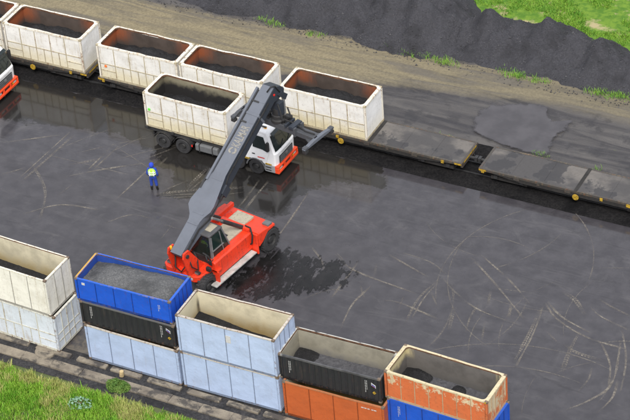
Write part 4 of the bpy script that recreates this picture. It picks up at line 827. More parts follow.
    obj('roof_hatch', MB().box(cx+.6, cx+1.15, .9, 1.56, 3.34, 3.41), M['white'], cab, bevel=.02)
    obj('horn', MB().tube([(cx+1.0, .55, 3.42), (cx+1.5, .55, 3.37)], [.03, .07], 10), M['darksteel'], cab)
    obj('windscreen_banner', MB().bar((cx+2.352, .7, 1.66), (cx+2.352, 1.76, 1.66), .008, .08), M['whitemark'], cab)
    return t
TL = (-34.18, 20.2, 0)
truck('white truck with orange red bumper carrying a container beneath the grey boom', TL, TRYAW)
truck('white truck with red bumper, only its cab front showing at left edge', (TL[0]-21.0, TL[1]+.25, 0), TRYAW)

# ------------------------------------------------------------------ reach stacker
# local x: right, y: forward, z: up
S = thing('reach_stacker', 'red container reach stacker with long grey lettered boom raised toward the truck', 'reach stacker', (-23.9, 8.0, 0), -9.2)
def P3(a, b, h): return (a, b, h)
deck = [(-1.75, -.12), (.30, -.16), (.62, .02), (.68, .4), (.80, 1.40), (-1.95, 1.40), (-2.1, .7), (-2.06, .1)]
dk = obj('rear_deck', MB().prism(deck, 1.10, 1.52, P3), M['red'], S, bevel=.05)
obj('chassis', MB().box(-1.15, .86, .3, 5.9, .62, 1.32), M['underframe'], S)
obj('mudguard', MB().box(.80, 1.30, .98, 1.05, .50, 1.45).box(.80, 1.15, .98, 1.45, 1.35, 1.45), M['red'], S)
for x in (-1.9, .18):
    l_ = obj('lamp', MB().box(x, x+.34, .12, .32, 1.52, 1.68), M['darksteel'], dk, bevel=.03)
    obj('lamp_lens', MB().box(x+.04, x+.30, .105, .12, 1.55, 1.66), M['steel'], l_)
obj('number_plate', MB().box(-.15, .25, -.175, -.155, 1.25, 1.40), M['whitemark'], dk)
for x, o_ in ((1.22, 1), (-2.2, -1)):
    for y, rr in ((.42, .70), (5.78, .79)):
        c = (x if y > 3 else (.76 if x > 0 else -1.8), y, rr)
        o = obj('wheel', MB().lathe([(.42, -.27), (rr*.86, -.27), (rr*.95, -.23), (rr, -.14), (rr, .14), (rr*.95, .23), (rr*.86, .27), (.42, .27)], c, (1, 0, 0), 36), M['tyre'], S)
        q = .27*o_
        obj('rim', MB().lathe([(.44, q*.98), (.42, q*.5), (.28, q*.35), (.2, q*.8), (.12, q*.85), (0, q*.85)], c, (1, 0, 0), 24), M['darksteel'], o)
        mb = MB()
        for k in range(22):                             # tread lugs
            a0 = 2*math.pi*k/22
            Mx = Matrix.Translation(c) @ Matrix.Rotation(a0, 4, 'X')
            mb.box(-.25, .0, rr-.01, rr+.035, -.05, .06, Mx); 
            Mx = Matrix.Translation(c) @ Matrix.Rotation(a0+math.pi/22, 4, 'X'); mb.box(.0, .25, rr-.01, rr+.035, -.05, .06, Mx)
        obj('tread', mb, M['tyre'], o)
# side tanks, steps
obj('side_tank', MB().prism([(.45, .90), (1.04, .84), (1.0, 1.93), (.9, 2.0), (.45, 2.0)], 1.06, 4.48, lambda a, b, h: (a, h, b)), M['red'], S, bevel=.03)
obj('side_tank', MB().prism([(-1.3, .95), (-.9, .95), (-.9, 2.05), (-1.2, 2.05), (-1.3, 1.95)], 1.3, 4.62, lambda a, b, h: (a, h, b)), M['red'], S, bevel=.03)
obj('side_step', MB().box(.98, 1.40, .55, 4.42, .66, .76), plain('pale_grey_step_plate', (.50, .49, .46), .6, var=.4), S, bevel=.02)
obj('step_bracket', MB().box(1.0, 1.4, 1.2, 1.3, .62, .70).box(1.0, 1.4, 4.1, 4.2, .62, .70), M['darksteel'], S)
# front body over the drive axle
obj('front_hub_casing', MB().box(-1.8, .93, 4.7, 6.2, .7, 1.6), M['red'], S, bevel=.04)
obj('front_body', MB().prism([(4.62, 1.05), (5.0, 1.2), (5.5, 1.62), (6.2, 1.62), (6.18, 1.80), (4.62, 2.0)], -2.3, 1.50, lambda a, b, h: (h, a, b)), M['red'], S, bevel=.04)
obj('front_guard', MB().box(.52, 1.46, 4.50, 4.60, .55, 1.95), M['red'], S, bevel=.02)
obj('front_guard', MB().box(-2.3, -1.4, 4.50, 4.60, .6, 1.95), M['red'], S, bevel=.02)
obj('tool_box', MB().box(1.0, 1.45, 5.6, 6.0, 1.86, 2.0), M['grey_trim'], S, bevel=.02)
obj('engine_hood', MB().box(-.88, .44, 2.75, 4.45, 1.3, 2.10), M['beige'], S, bevel=.05)
obj('hood_vent', MB().box(-.3, .1, 3.0, 3.5, 2.10, 2.13), M['darksteel'], S)
obj('frame_beam', MB().bar((-1.5, 2.7, 2.2), (-1.5, 6.0, 2.2), .25, .28), M['red'], S, bevel=.02)
obj('cross_member', MB().box(-1.2, .95, 4.40, 4.66, 2.06, 2.26), M['red'], S, bevel=.02)
obj('hood_cover', MB().box(-1.0, .2, 4.75, 5.85, 1.86, 2.02), M['beige'], S, bevel=.02)
# boom supports at the rear
BR = -.5
for x in (BR-.62, BR+.50):
    obj('boom_support', MB().prism([(-.25, 1.5), (1.15, 1.5), (.75, 2.1), (-.05, 3.35), (-.5, 3.35), (-.6, 3.0)], x, x+.12, lambda a, b, h: (h, a, b)), M['red'], S, bevel=.02)
obj('support_plate', MB().prism([(.3, 1.52), (.95, 1.52), (.25, 2.7), (.05, 2.7)], BR-.49, BR+.49, lambda a, b, h: (h, a, b)), M['red'], S, bevel=.02)
obj('pivot_pin', MB().tube([(BR-.7, -.28, 3.05), (BR+.7, -.28, 3.05)], .12, 12), M['darksteel'], S)
# cab
cb = obj('operator_cab', MB().box(-1.05, .62, 1.3, 2.72, 1.45, 2.0), M['darksteel'], S, bevel=.03)
RF = [(-.92, 1.42), (.50, 1.42), (.50, 2.50), (-.92, 2.50)]; FL_ = [(-1.03, 1.32), (.60, 1.32), (.60, 2.95), (-1.03, 2.95)]
def pil(i): 
    mb = MB().bar((*FL_[i], 2.0), (*RF[i], 3.42), .09, .09, (1, 0, 0)); obj('cab_pillar', mb, M['grey_trim'], cb)
for i in range(4): pil(i)
rf = obj('cab_roof', MB().prism([(a*1.06, b+(.08 if b > 2 else -.08)) for a, b in RF], 3.42, 3.56, P3), plain('dark_cab_roof', (.10, .10, .105), .5, var=.3), cb, bevel=.04)
obj('roof_mat', MB().box(-.75, .3, 1.75, 2.45, 3.56, 3.585), M['beige'], rf, bevel=.01)
gm = N('green_tinted_glass', .05, .6); gm.col((.012, .03, .026)); gm.b.inputs['Alpha'].default_value = .55
for i in range(4):
    j = (i+1) % 4; q = [Vector((*FL_[i], 2.0)), Vector((*FL_[j], 2.0)), Vector((*RF[j], 3.42)), Vector((*RF[i], 3.42))]
    nrm = (q[1]-q[0]).cross(q[3]-q[0]).normalized()*.012; ce = sum(q, Vector())/4; q = [ce+(p-ce)*.97 for p in q]
    obj('cab_window', MB().add([p-nrm for p in q]+[p+nrm for p in q], [(3, 2, 1, 0), (4, 5, 6, 7), (0, 1, 5, 4), (1, 2, 6, 5), (2, 3, 7, 6), (3, 0, 4, 7)]), gm.m, cb)
obj('door_frame', MB().bar((.63, 1.42, 1.5), (.53, 1.5, 3.38), .06, .05).bar((.63, 2.45, 1.5), (.54, 2.25, 3.38), .06, .05).bar((.62, 1.42, 2.45), (.62, 2.45, 2.45), .06, .05), M['steel'], cb)
obj('driver_seat', MB().box(-.5, .05, 1.55, 2.05, 1.9, 2.15).box(-.5, .05, 1.5, 1.62, 2.15, 2.65), M['black'], cb, bevel=.04)
obj('mirror', MB().box(.72, .95, .82, .88, 1.95, 2.25).bar((.7, 1.3, 2.0), (.8, .9, 2.05), .05, .05), M['black'], S, bevel=.02)
obj('work_lamp', MB().box(.62, .95, .62, .82, 1.58, 1.85), M['black'], S, bevel=.05)
# hydraulic hoses
for pts, r_ in (([(-.1, .0, 2.9), (.25, -.1, 2.2), (.35, .3, 1.75), (.1, .6, 2.2), (0, .5, 2.8)], .04), ([(-.95, -.1, 2.6), (-.85, -.3, 1.9), (-.4, -.35, 1.75), (-.1, -.1, 2.3)], .045),
                ([(.55, 4.6, 2.25), (.95, 4.55, 2.3), (1.18, 4.42, 1.9), (1.15, 4.35, 1.35), (.9, 4.4, 1.1)], .055), ([(.4, 1.0, 2.4), (.62, .9, 2.0), (.55, 1.3, 1.6)], .05), ([(.3, .9, 2.6), (.5, 1.1, 2.3), (.75, 1.15, 1.7)], .06)):
    c = []
    for p0, p1 in zip(pts[:-1], pts[1:]): c.append(p0)
    c.append(pts[-1])
    obj('hydraulic_hose', MB().tube([p for p in smoothp] if False else c, r_, 8), M['black'], S, smooth=True)
# boom
B0, B1 = Vector((BR, -.45, 3.22)), Vector((BR, 9.15, 9.22))
bd = (B1-B0).normalized(); bu = Vector((1, 0, 0)).cross(bd).normalized()      # bu: up, normal to the boom's top
BLn = (B1-B0).length
def bp(x, l, u): return B0+bd*l+bu*u+Vector((x, 0, 0))
prof = [(-.1, .40), (2.15, .40), (2.45, .52), (2.95, .92), (3.3, .96), (3.9, .82), (4.7, .62), (5.3, .46), (BLn-.2, .40), (BLn, .40)]
topo = [( w_, l) for l, w_ in prof]+[(-w_, l) for l, w_ in reversed(prof)]
topo = [(x*.98, l) for x, l in topo]
dep = lambda l: .42+.5*sst(.6, 2.4, l)*1.0-(.12*sst(5, 9, l))
mb = MB(); n = len(prof)
ls = []
for l, w_ in prof:
    d_ = dep(l); mb.v += [tuple(bp(-w_, l, 0)), tuple(bp(.40+(w_-.40)*.62, l, 0)), tuple(bp(min(w_, .42), l, -d_)), tuple(bp(-min(w_, .42), l, -d_))]
for i in range(n-1):
    for k in range(4):
        k2 = (k+1) % 4; mb.f.append((i*4+k, i*4+k2, i*4+4+k2, i*4+4+k))
mb.f += [(0, 1, 2, 3), (n*4-1, n*4-2, n*4-3, n*4-4)]
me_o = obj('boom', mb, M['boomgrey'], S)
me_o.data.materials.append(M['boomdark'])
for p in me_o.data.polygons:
    if p.normal.dot(bu) < .5 and p.center.dot(Vector((0, 0, 1))) > 4.9: p.material_index = 1     # shade on underside and flanks put in as a darker colour
def pane(name, l0, l1, u0, u1, x0, x1, mat, par=me_o, bev=.01):
    Mx = Matrix.Translation(B0) @ Matrix(((1, 0, 0, 0), (0, bd.y, bu.y, 0), (0, bd.z, bu.z, 0), (0, 0, 0, 1)))
    return obj(name, MB().box(x0, x1, l0, l1, u0, u1, Mx), mat, par, bevel=bev)
pane('hose_tray', 4.7, BLn-.3, -.12, .10, -.66, -.52, M['boomgrey'])
pane('hose_bundle', 4.6, BLn-.4, -.2, -.02, -.52, -.41, M['black'])
pane('hose_cover', 4.1, 5.4, -.5, .05, -.80, -.67, M['darksteel'])
pane('tray_bracket', BLn-1.2, BLn-1.1, .0, .06, -.62, .0, M['darksteel']); pane('tray_bracket', BLn-2.6, BLn-2.5, .0, .06, -.62, -.1, M['darksteel'])
pane('stop_plate', 1.9, 2.0, .0, .04, -.38, .38, M['boomgrey'])
pane('side_lug', 4.3, 4.9, -.9, -.3, .42, .62, M['boomdark'])
pane('boom_section', 7.4, BLn-.05, -.78, -.02, .39, .43, M['boomdark'])
pane('section_collar', 9.3, 9.45, -.84, .03, -.45, .46, M['boomgrey'])
for l in (2.6, 4.9, 8.8, 10.2): pane('weld_plate', l, l+.09, .0, .018, -.37, .37, M['boomgrey'], bev=0)
for l in (1.0, 3.2, 6.0, 8.3, 9.9): pane('pipe_clamp', l, l+.1, -.30, -.16, .40, .50, M['black'], bev=0)
for u in (-.20, -.27): obj('hydraulic_pipe', MB().tube([bp(.46+(0 if l_ < 2 or l_ > 5 else .12), l_, u-(.25 if 2 < l_ < 4.6 else 0)) for l_ in (.2, 1.8, 2.6, 4.4, 5.4, 8, 10.4)], .03, 7), M['black'], me_o)
obj('boom_hose', MB().tube([bp(.2, 10.9, .1), bp(.35, 11.2, .25), bp(.45, BLn+.1, .05), bp(.45, BLn+.1, -.7)], .045, 8), M['black'], me_o, smooth=True)
# lettering reads up the boom on its top plate
def onboom(x, y, z): return bp(y, 5.55+x, .006+z)
lt = text_mb('KALMAR', .78, lambda x, y, z: bp(.28-y, 7.14+x*.47, .006+z), .004, 1.0, .012)
obj('boom_lettering', lt, M['letter'], me_o)
mb = MB()
for k in range(24):
    a0, a1 = 2*math.pi*k/24, 2*math.pi*(k+1)/24
    if k in (5, 6, 17, 18): continue
    p = [bp(rr*math.cos(q), 6.88+rr*math.sin(q)*.8, .006) for rr, q in ((.15, a0), (.28, a0), (.28, a1), (.15, a1))]; q_ = [v+bu*.006 for v in p]
    mb.add(p+q_, [(0, 1, 2, 3), (7, 6, 5, 4), (0, 4, 5, 1), (1, 5, 6, 2), (2, 6, 7, 3), (3, 7, 4, 0)])
obj('boom_emblem', mb, M['letter'], me_o)
# boom head drops to the rotator
hd = obj('boom_head', MB().prism([(BLn-.05, .0), (BLn+.05, -.02), (BLn+.42, -.5), (BLn+.5, -1.0), (BLn+.2, -1.25), (BLn-.6, -.80)], -.40, .42, lambda a, b, h: tuple(bp(h, a, b))), M['boomdark'], S, bevel=.03)
obj('head_lamp', MB().lathe([(0, 0), (.07, 0), (.07, .05), (0, .05)], bp(.42, BLn-.3, -.35), (1, 0, 0), 12), M['redlens'], hd)
obj('head_bracket', MB().prism([(BLn-.15, -.62), (BLn+.22, -.85), (BLn+.4, -1.5), (BLn+.05, -1.6)], .42, .50, lambda a, b, h: tuple(bp(h, a, b))), M['boomdark'], hd)
# amber beacon at the foot of the boom
bc = obj('beacon', MB().lathe([(.09, 0), (.09, .14), (.05, .2), (0, .2)], bp(-.52, .1, -.1), (0, 0, 1), 14), M['amber'], S)
obj('beacon_base', MB().lathe([(0, -.1), (.1, -.1), (.1, 0), (0, 0)], bp(-.52, .1, -.1), (0, 0, 1), 14), M['black'], bc)
# lift cylinders
for x in (BR+.78, BR-.78):
    p0, p1 = Vector((x+.12 if x > BR else x, 4.55, 2.1)), bp(x-BR, 2.75, -.35)
    c = obj('lift_cylinder', MB().tube([p0, p0+(p1-p0)*.68], .13, 16), M['darksteel'], S, smooth=False)
    obj('cylinder_rod', MB().tube([p0+(p1-p0)*.68, p1], .08, 12), M['steel'], c)
    obj('cylinder_foot', MB().tube([p0-Vector((.2, 0, 0)), p0+Vector((.2, 0, 0))], .15, 12), M['red'], c)
# spreader
SP = Vector((-.34, 9.62, 6.36)); sy = R(-1.6)
SM = Matrix.Translation(SP) @ Matrix.Rotation(sy, 4, 'Z')
sp = obj('spreader_beam', MB().box(-1.55, 1.55, -.34, -.08, -.20, .20, SM).box(-1.55, 1.55, .08, .34, -.20, .20, SM).box(-1.5, 1.5, -.1, .1, -.2, .05, SM), M['spreadergrey'], S, bevel=.02)
for x0, x1 in ((-1.58, -1.46), (1.46, 1.58)):
    for yy in (-.46, .22): obj('beam_rib', MB().box(x0, x1, yy, yy+.22, -.2, .36, SM), M['spreadergrey'], sp)
obj('slide_plate', MB().box(1.1, 1.45, -.45, .45, .22, .42, SM).box(.8, .92, -.45, .45, .22, .42, SM), M['boomdark'], sp, bevel=.02)
for sgn in (-1, 1):
    ex = 2.95 if sgn > 0 else 2.72
    hl = 1.42 if sgn > 0 else 1.12
    arm = obj('telescopic_arm', MB().box(min(sgn*1.5, sgn*ex), max(sgn*1.5, sgn*ex), -.30, .02, -.22, .12, SM).box(min(sgn*1.5, sgn*ex), max(sgn*1.5, sgn*ex), .08, .30, -.20, .1, SM), M['spreadergrey'], S, bevel=.02)
    obj('gusset', MB().prism([(sgn*(ex-.75), -.3), (sgn*(ex-.05), -.7), (sgn*(ex-.05), .7), (sgn*(ex-.75), .3)], -.18, -.08, lambda a, b, h: tuple(SM @ Vector((a, b, h)))), M['spreadergrey'], arm)
    eb = obj('end_beam', MB().prism([(-hl+.04, -.12), (hl-.04, -.12), (hl, -.02), (.5, .12), (-.5, .12), (-hl, -.02)], sgn*ex-.11, sgn*ex+.11, lambda a, b, h: tuple(SM @ Vector((h, a, b)))), M['boomgrey' if sgn > 0 else 'spreadergrey'], S, bevel=.02)
    for yy in (-hl+.2, hl-.2):
        obj('twistlock', MB().box(sgn*ex-.14, sgn*ex+.14, yy-.15, yy+.15, -.34, -.16, SM), M['darksteel'], eb, bevel=.02)
        obj('guide_plate', MB().box(sgn*ex-.14, sgn*ex+.14, yy-.15, yy+.15, -.05, .06, SM), M['spreadergrey'], eb, bevel=.02)
    obj('spreader_hose', MB().tube([SM @ Vector((sgn*.6, -.1, .5)), SM @ Vector((sgn*1.3, .05, .35)), SM @ Vector((sgn*2.1, -.1, .22)), SM @ Vector((sgn*2.7, .0, .18))], .05, 7), M['black'], S)
rot_ = obj('rotator', MB().lathe([(0, .20), (.46, .20), (.46, .34), (.36, .40), (.36, .62), (.3, .66), (.3, 1.1), (0, 1.1)], SP, (0, 0, 1), 24), M['darksteel'], S)
obj('rotator_motor', MB().box(-.75, -.45, -.35, -.05, .3, .75, SM), M['darksteel'], rot_, bevel=.03); obj('rotator_motor', MB().box(.4, .8, .1, .4, .3, .62, SM), M['darksteel'], rot_, bevel=.03)
for x in (-.3, .3): obj('tilt_cylinder', MB().tube([SM @ Vector((x, .3, .45)), bp(x, BLn+.5, -.9)], .08, 10), M['steel'], S)
obj('headframe', MB().box(-.36, .36, -.22, .22, .7, 1.6, SM), M['boomdark'], S, bevel=.03)
for pts in ([(.5, -.3, .35), (.75, -.5, .7), (.55, -.4, 1.2), (.3, -.3, 1.6)], [(-.5, .1, .4), (-.8, .2, .9), (-.5, .1, 1.5)], [(.6, .1, .4), (1.0, .0, .75), (.7, .1, 1.3)], [(-.9, -.2, .3), (-.5, -.45, .6), (-.1, -.4, 1.0)]):
    obj('hydraulic_hose', MB().tube([SM @ Vector(p) for p in pts], .05, 7), M['black'], S)

# ------------------------------------------------------------------ people
def skinned(name, verts, edges, radii, mat, parent, sub=2, loc=None):
    me = bpy.data.meshes.new(name); me.from_pydata(verts, edges, []); o = bpy.data.objects.new(name, me); COL.objects.link(o)
    o.modifiers.new('skin', 'SKIN'); sv = me.skin_vertices[0].data
    for i, r_ in enumerate(radii): sv[i].radius = (r_, r_) if not isinstance(r_, tuple) else r_
    sv[0].use_root = True
    s_ = o.modifiers.new('sub', 'SUBSURF'); s_.levels = sub; s_.render_levels = sub
    dg = bpy.context.evaluated_depsgraph_get(); m2 = bpy.data.meshes.new_from_object(o.evaluated_get(dg)); bpy.data.objects.remove(o)
    m2.name = name; m2.materials.clear(); m2.materials.append(mat); m2.polygons.foreach_set('use_smooth', [True]*len(m2.polygons))
    o = bpy.data.objects.new(name, m2); COL.objects.link(o); o.parent = parent; return o
M['skin'] = plain('brown_skin', (.20, .10, .06), .6, var=.1)
M['overall'] = plain('blue_overalls', (.022, .065, .40), .85, var=.45, scale=7)
M['hood'] = plain('blue_hood', (.02, .06, .55), .8, var=.25, scale=8)
hv = N('yellow_green_vest', .7); zz = hv.xyz()[2]
hv.col(hv.mix(hv.ramp(hv.noise(6, 4), .3, .7), (.42, .86, .04), (.33, .70, .03)))
M['vest'] = hv.m; M['reflect'] = plain('silver_reflective_tape', (.75, .78, .78), .35, var=.1)
M['boot'] = plain('black_gumboot', (.012, .012, .013), .35, var=.2)
def person(label, loc, yaw, scale, pose):
    t = thing('person', label, 'person', loc, yaw); t.scale = (scale,)*3
    # x right, y front; pose gives joints
    J = pose
    V, E, Rr = [], [], []
    def v(p, r_): V.append(p); Rr.append(r_); return len(V)-1
    def ch(i, pts):
        for p, r_ in pts:
            j = v(p, r_); E.append((i, j)); i = j
        return i
    hip = v(J['hip'], .135); ch_ = ch(hip, [(J['waist'], .125), (J['chest'], (.17, .125)), (J['neckb'], .075), (J['neck'], .055), (J['chin'], .085), (J['skull'], .098), (J['crown'], .07)])
    hands = []
    for s_ in ('l', 'r'):
        i = ch(2, [(J['sh'+s_], .075), (J['el'+s_], .05), (J['wr'+s_], .033)])
        hands.append(i)
        ch(hip, [(J['th'+s_], .095), (J['kn'+s_], .065), (J['an'+s_], .042), (J['to'+s_], .04)])
        w_ = Vector(J['wr'+s_]); d = (w_-Vector(J['el'+s_])).normalized(); side = Vector((0, 1, 0)); side = (side-d*side.dot(d)).normalized()
        palm = v(tuple(w_+d*.06), (.036, .022)); E.append((i, palm))
        for k, ln in enumerate((.075, .085, .08, .062)):   # four fingers, unequal and curled
            b_ = w_+d*.105+side*(.027-.018*k); q = d.cross(side)*(1 if s_ == 'l' else -1)
            ch(palm, [(tuple(b_), .010), (tuple(b_+d*ln*.55+q*.008), .009), (tuple(b_+d*ln*.9+q*.03), .008)])
        ch(palm, [(tuple(w_+d*.06+side*.042), .012), (tuple(w_+d*.10+side*.058), .010)])
    body = skinned('body', V, E, Rr, M['skin'], t)
    # face
    hd = Vector(J['skull']); fw_ = Vector((0, 1, 0))
    obj('nose', MB().tube([hd+Vector((0, .085, -.0)), hd+Vector((0, .125, -.045)), hd+Vector((0, .1, -.06))], [.010, .018, .012], 8), M['skin'], body, smooth=True)
    for sx in (-1, 1):
        obj('eye', MB().lathe([(0, -.012), (.009, -.008), (.012, 0), (.009, .008), (0, .012)], hd+Vector((sx*.034, .092, -.01)), (0, 1, 0), 10), M['whitemark'], body)
        obj('ear', MB().lathe([(0, -.01), (.028, -.01), (.03, 0), (.022, .012), (0, .012)], hd+Vector((sx*.098, 0, -.02)), (1, 0, 0), 12), M['skin'], body)
    obj('mouth', MB().box(-.025, .025, .086, .1, -.083, -.073, Matrix.Translation(hd)), M['redlens'], body)
    # overalls
    V, E, Rr = [], [], []
    hip = v(J['hip'], .15); ch(hip, [(J['waist'], .142), (J['chest'], (.185, .14)), (J['neckb'], .09)])
    for s_ in ('l', 'r'):
        wr = Vector(J['wr'+s_]); el = Vector(J['el'+s_]); an = Vector(J['an'+s_]); kn = Vector(J['kn'+s_])
        ch(2, [(J['sh'+s_], .09), (J['el'+s_], .066), (tuple(el+(wr-el)*.93), .052)])
        ch(hip, [(J['th'+s_], .115), (J['kn'+s_], .086), (tuple(kn+(an-kn)*.55), .078)])
    ov = skinned('overalls', V, E, Rr, M['overall'], t)
    # vest: open ended shell round the chest
    def shell(c0, c1, rx0, ry0, rx1, ry1, name, mat, par, rings=5, th=.02):
        mb = MB(); n = 24; c0, c1 = Vector(c0), Vector(c1)
        for k in range(rings):
            q = k/(rings-1); c = c0.lerp(c1, q); a_ = rx0+(rx1-rx0)*q; b_ = ry0+(ry1-ry0)*q
            for i in range(n): an = 2*math.pi*i/n; mb.v.append((c.x+a_*math.cos(an), c.y+b_*math.sin(an), c.z))
        for k in range(rings-1):
            for i in range(n): j = (i+1) % n; mb.f.append((k*n+i, k*n+j, k*n+n+j, k*n+n+i))
        mb.f += [tuple(reversed(range(n))), tuple(range((rings-1)*n, rings*n))]
        return obj(name, mb, mat, par, smooth=True)
    wv, cv, nk = Vector(J['waist']), Vector(J['chest']), Vector(J['neckb'])
    lo = wv+(Vector(J['hip'])-wv)*.45
    ve = shell(lo, cv+(nk-cv)*.45, .20, .175, .235, .165, 'safety_vest', M['vest'], t)
    shell(cv+(nk-cv)*.45, nk+Vector((0, 0, .0)), .235, .165, .10, .10, 'vest_shoulder', M['vest'], ve)
    for q in (.1, .55): 
        c = lo.lerp(cv, q+.1); shell(c, c+Vector((0, 0, .055)), .225+.02*q, .185, .226+.02*q, .186, 'reflective_band', M['reflect'], ve, 2)
    for sx in (-.11, .11):
        a_ = lo+Vector((sx, -.165, .02)); b_ = cv+(nk-cv)*.5+Vector((sx*.9, -.15, 0)); obj('reflective_band', MB().bar(a_, b_, .05, .02, (0, 1, 0)), M['reflect'], ve)
    # hood round the head, open at the face
    mb = MB(); n, m_ = 20, 10; c = Vector(J['skull'])+Vector((0, -.012, .0))
    for j in range(m_+1):
        ph = -math.pi*.48+math.pi*.98*j/m_
        for i in range(n+1):
            an = R(130)+R(280)*i/n; rr = .128
            mb.v.append((c.x+rr*math.cos(ph)*math.cos(an), c.y+rr*1.12*math.cos(ph)*math.sin(an), c.z-.01+rr*1.25*math.sin(ph)))
    for j in range(m_):
        for i in range(n): k = j*(n+1)+i; mb.f.append((k, k+1, k+n+2, k+n+1))
    ho = obj('hood', mb, M['hood'], t, smooth=True); sm_ = ho.modifiers.new('thick', 'SOLIDIFY'); sm_.thickness = .015
    for s_ in ('l', 'r'):
        an, kn, to = Vector(J['an'+s_]), Vector(J['kn'+s_]), Vector(J['to'+s_])
        skinned('boot', [tuple(kn+(an-kn)*.42), tuple(an+Vector((0, -.005, .0))), tuple(an+Vector((0, .03, -.045))), tuple(to+Vector((0, .03, 0)))], [(0, 1), (1, 2), (2, 3)], [.078, .062, .055, .045], M['boot'], t)
    return t
POSE = dict(hip=(0, 0, .95), waist=(0, -.01, 1.12), chest=(0, 0, 1.33), neckb=(0, .0, 1.47), neck=(0, .01, 1.53), chin=(0, .03, 1.58), skull=(0, .025, 1.665), crown=(0, .015, 1.74),
            shl=(-.20, 0, 1.41), ell=(-.27, -.04, 1.13), wrl=(-.23, .10, .93), shr=(.20, 0, 1.41), elr=(.27, -.03, 1.13), wrr=(.26, .06, .90),
            thl=(-.10, 0, .86), knl=(-.12, .03, .50), anl=(-.13, 0, .10), tol=(-.14, .13, .05), thr=(.10, 0, .86), knr=(.14, .03, .50), anr=(.17, .0, .10), tor=(.19, .13, .05))
person('worker in blue overalls, blue hood and yellow green vest standing by the truck', (-31.2, 16.05, .0), 20, 1.17, POSE)
SIT = dict(hip=(0, 0, .12), waist=(0, -.03, .28), chest=(0, -.03, .50), neckb=(0, -.02, .64), neck=(0, -.01, .70), chin=(0, .02, .75), skull=(0, .01, .83), crown=(0, .0, .905),
            shl=(-.20, 0, .58), ell=(-.25, .08, .33), wrl=(-.18, .30, .30), shr=(.20, 0, .58), elr=(.25, .08, .33), wrr=(.18, .30, .30),
            thl=(-.11, .1, .1), knl=(-.13, .45, .12), anl=(-.13, .48, -.22), tol=(-.13, .58, -.27), thr=(.11, .1, .1), knr=(.13, .45, .12), anr=(.13, .48, -.22), tor=(.13, .58, -.27))
sc_m = Matrix.Translation((-23.9, 8.0, 0)) @ Matrix.Rotation(R(-9.2), 4, 'Z') @ Vector((-.22, 1.75, 2.15))
person('driver in yellow green vest seated inside the red machine\'s cab', tuple(sc_m), -9.2, 1.0, SIT)

# ------------------------------------------------------------------ kerb, slabs, beams in front
def CONC(i):
    n = N('dusty_concrete', .85, .3); o_ = (i*3.3, i*1.7, 0)
    a_ = n.noise(1.0, 6, .65, n.map((1, 1, 1), o_)); b_ = n.noise(.6, 6, .7, n.map((1, 1.5, 1), (i, 5, 0))); f_ = n.noise(9, 5, .7)
    c_ = n.mix(n.ramp(a_, .35, .65), (.17, .145, .115), (.27, .235, .18))
    c_ = n.mix(n.math('MULTIPLY', n.ramp(b_, .47, .58), .85), c_, (.045, .042, .042))
    c_ = n.mix(n.math('MULTIPLY', n.ramp(f_, .52, .7), .5), c_, (.09, .082, .072))
    n.col(c_); n.bump(f_, .4, .02); return n.m
cm = [CONC(51), CONC(57), CONC(63)]
strip = tag(obj('kerb_strip', MB().grid(-60, 10, -1.5, .9, 140, 6, lambda x, y: .010+.015*nz(x*2, y*2)), coalmat('coal_black_strip', (.018, .018, .02), (.06, .058, .06), 8, .04)), kind='structure')
x = -38.0; i = 0
while x < -6:
    ln = 1.95+.25*nz(i*1.7, 3)
    mb = MB(); mb.grid(x, x+ln-.02, -.95, -.30, 5, 4, lambda a, b: .085+.02*nz(a*1.5, b*1.5+i)+.012*(i % 3)); mb.box(x, x+ln-.02, -.95, -.30, -.01, .06)
    obj('slab', mb, cm[i % 3], strip); x += ln; i += 1
BEAMLAB = ['pale concrete beam at the left edge under the lattice container', 'concrete beam under the lattice container\'s right half', 'concrete beam under the left end of the lowest light blue container beside the lattice one',
           'concrete beam below the middle of the light blue container that lies under the black one', 'concrete beam below the right end of the light blue container that lies under the black one',
           'concrete beam at the left end of the light blue pair', 'concrete beam below the middle of the light blue pair', 'concrete beam by the orange container\'s left end, right of the light blue pair']
for i, (a, b) in enumerate(((-33.2, -30.42), (-29.9, -27.6), (-27.15, -25.2), (-24.9, -22.95), (-22.5, -20.35), (-19.95, -17.85), (-17.4, -15.4), (-15.1, -12.9))):
    mb = MB().box(a, b, .14, .48, .0, .15)
    tag(obj('concrete_beam', mb, cm[i % 3], bevel=.025), BEAMLAB[i], 'concrete beam', 'concrete beams under the front containers')
for i, (a, b, lab) in enumerate(((-33.5, -28.4, 'left'), )): pass
# supports further back under the boxes
tag(obj('manhole_cover', MB().lathe([(0, .115), (.50, .115), (.52, .10), (.58, .10), (.60, .12), (.62, .12), (.62, .0)], (-29.2, .14, .0), (0, 0, 1), 32), cm[1]), 'round concrete manhole cover before the lattice container', 'manhole cover')
tag(obj('wooden_stump', MB().tube([(-24.05, .0, .05), (-24.02, .02, .42)], [.14, .12], 12), plain('cut_wood', (.55, .42, .22), .8, var=.4), bevel=.015), 'short pale cut post stump before the light blue container', 'stump')

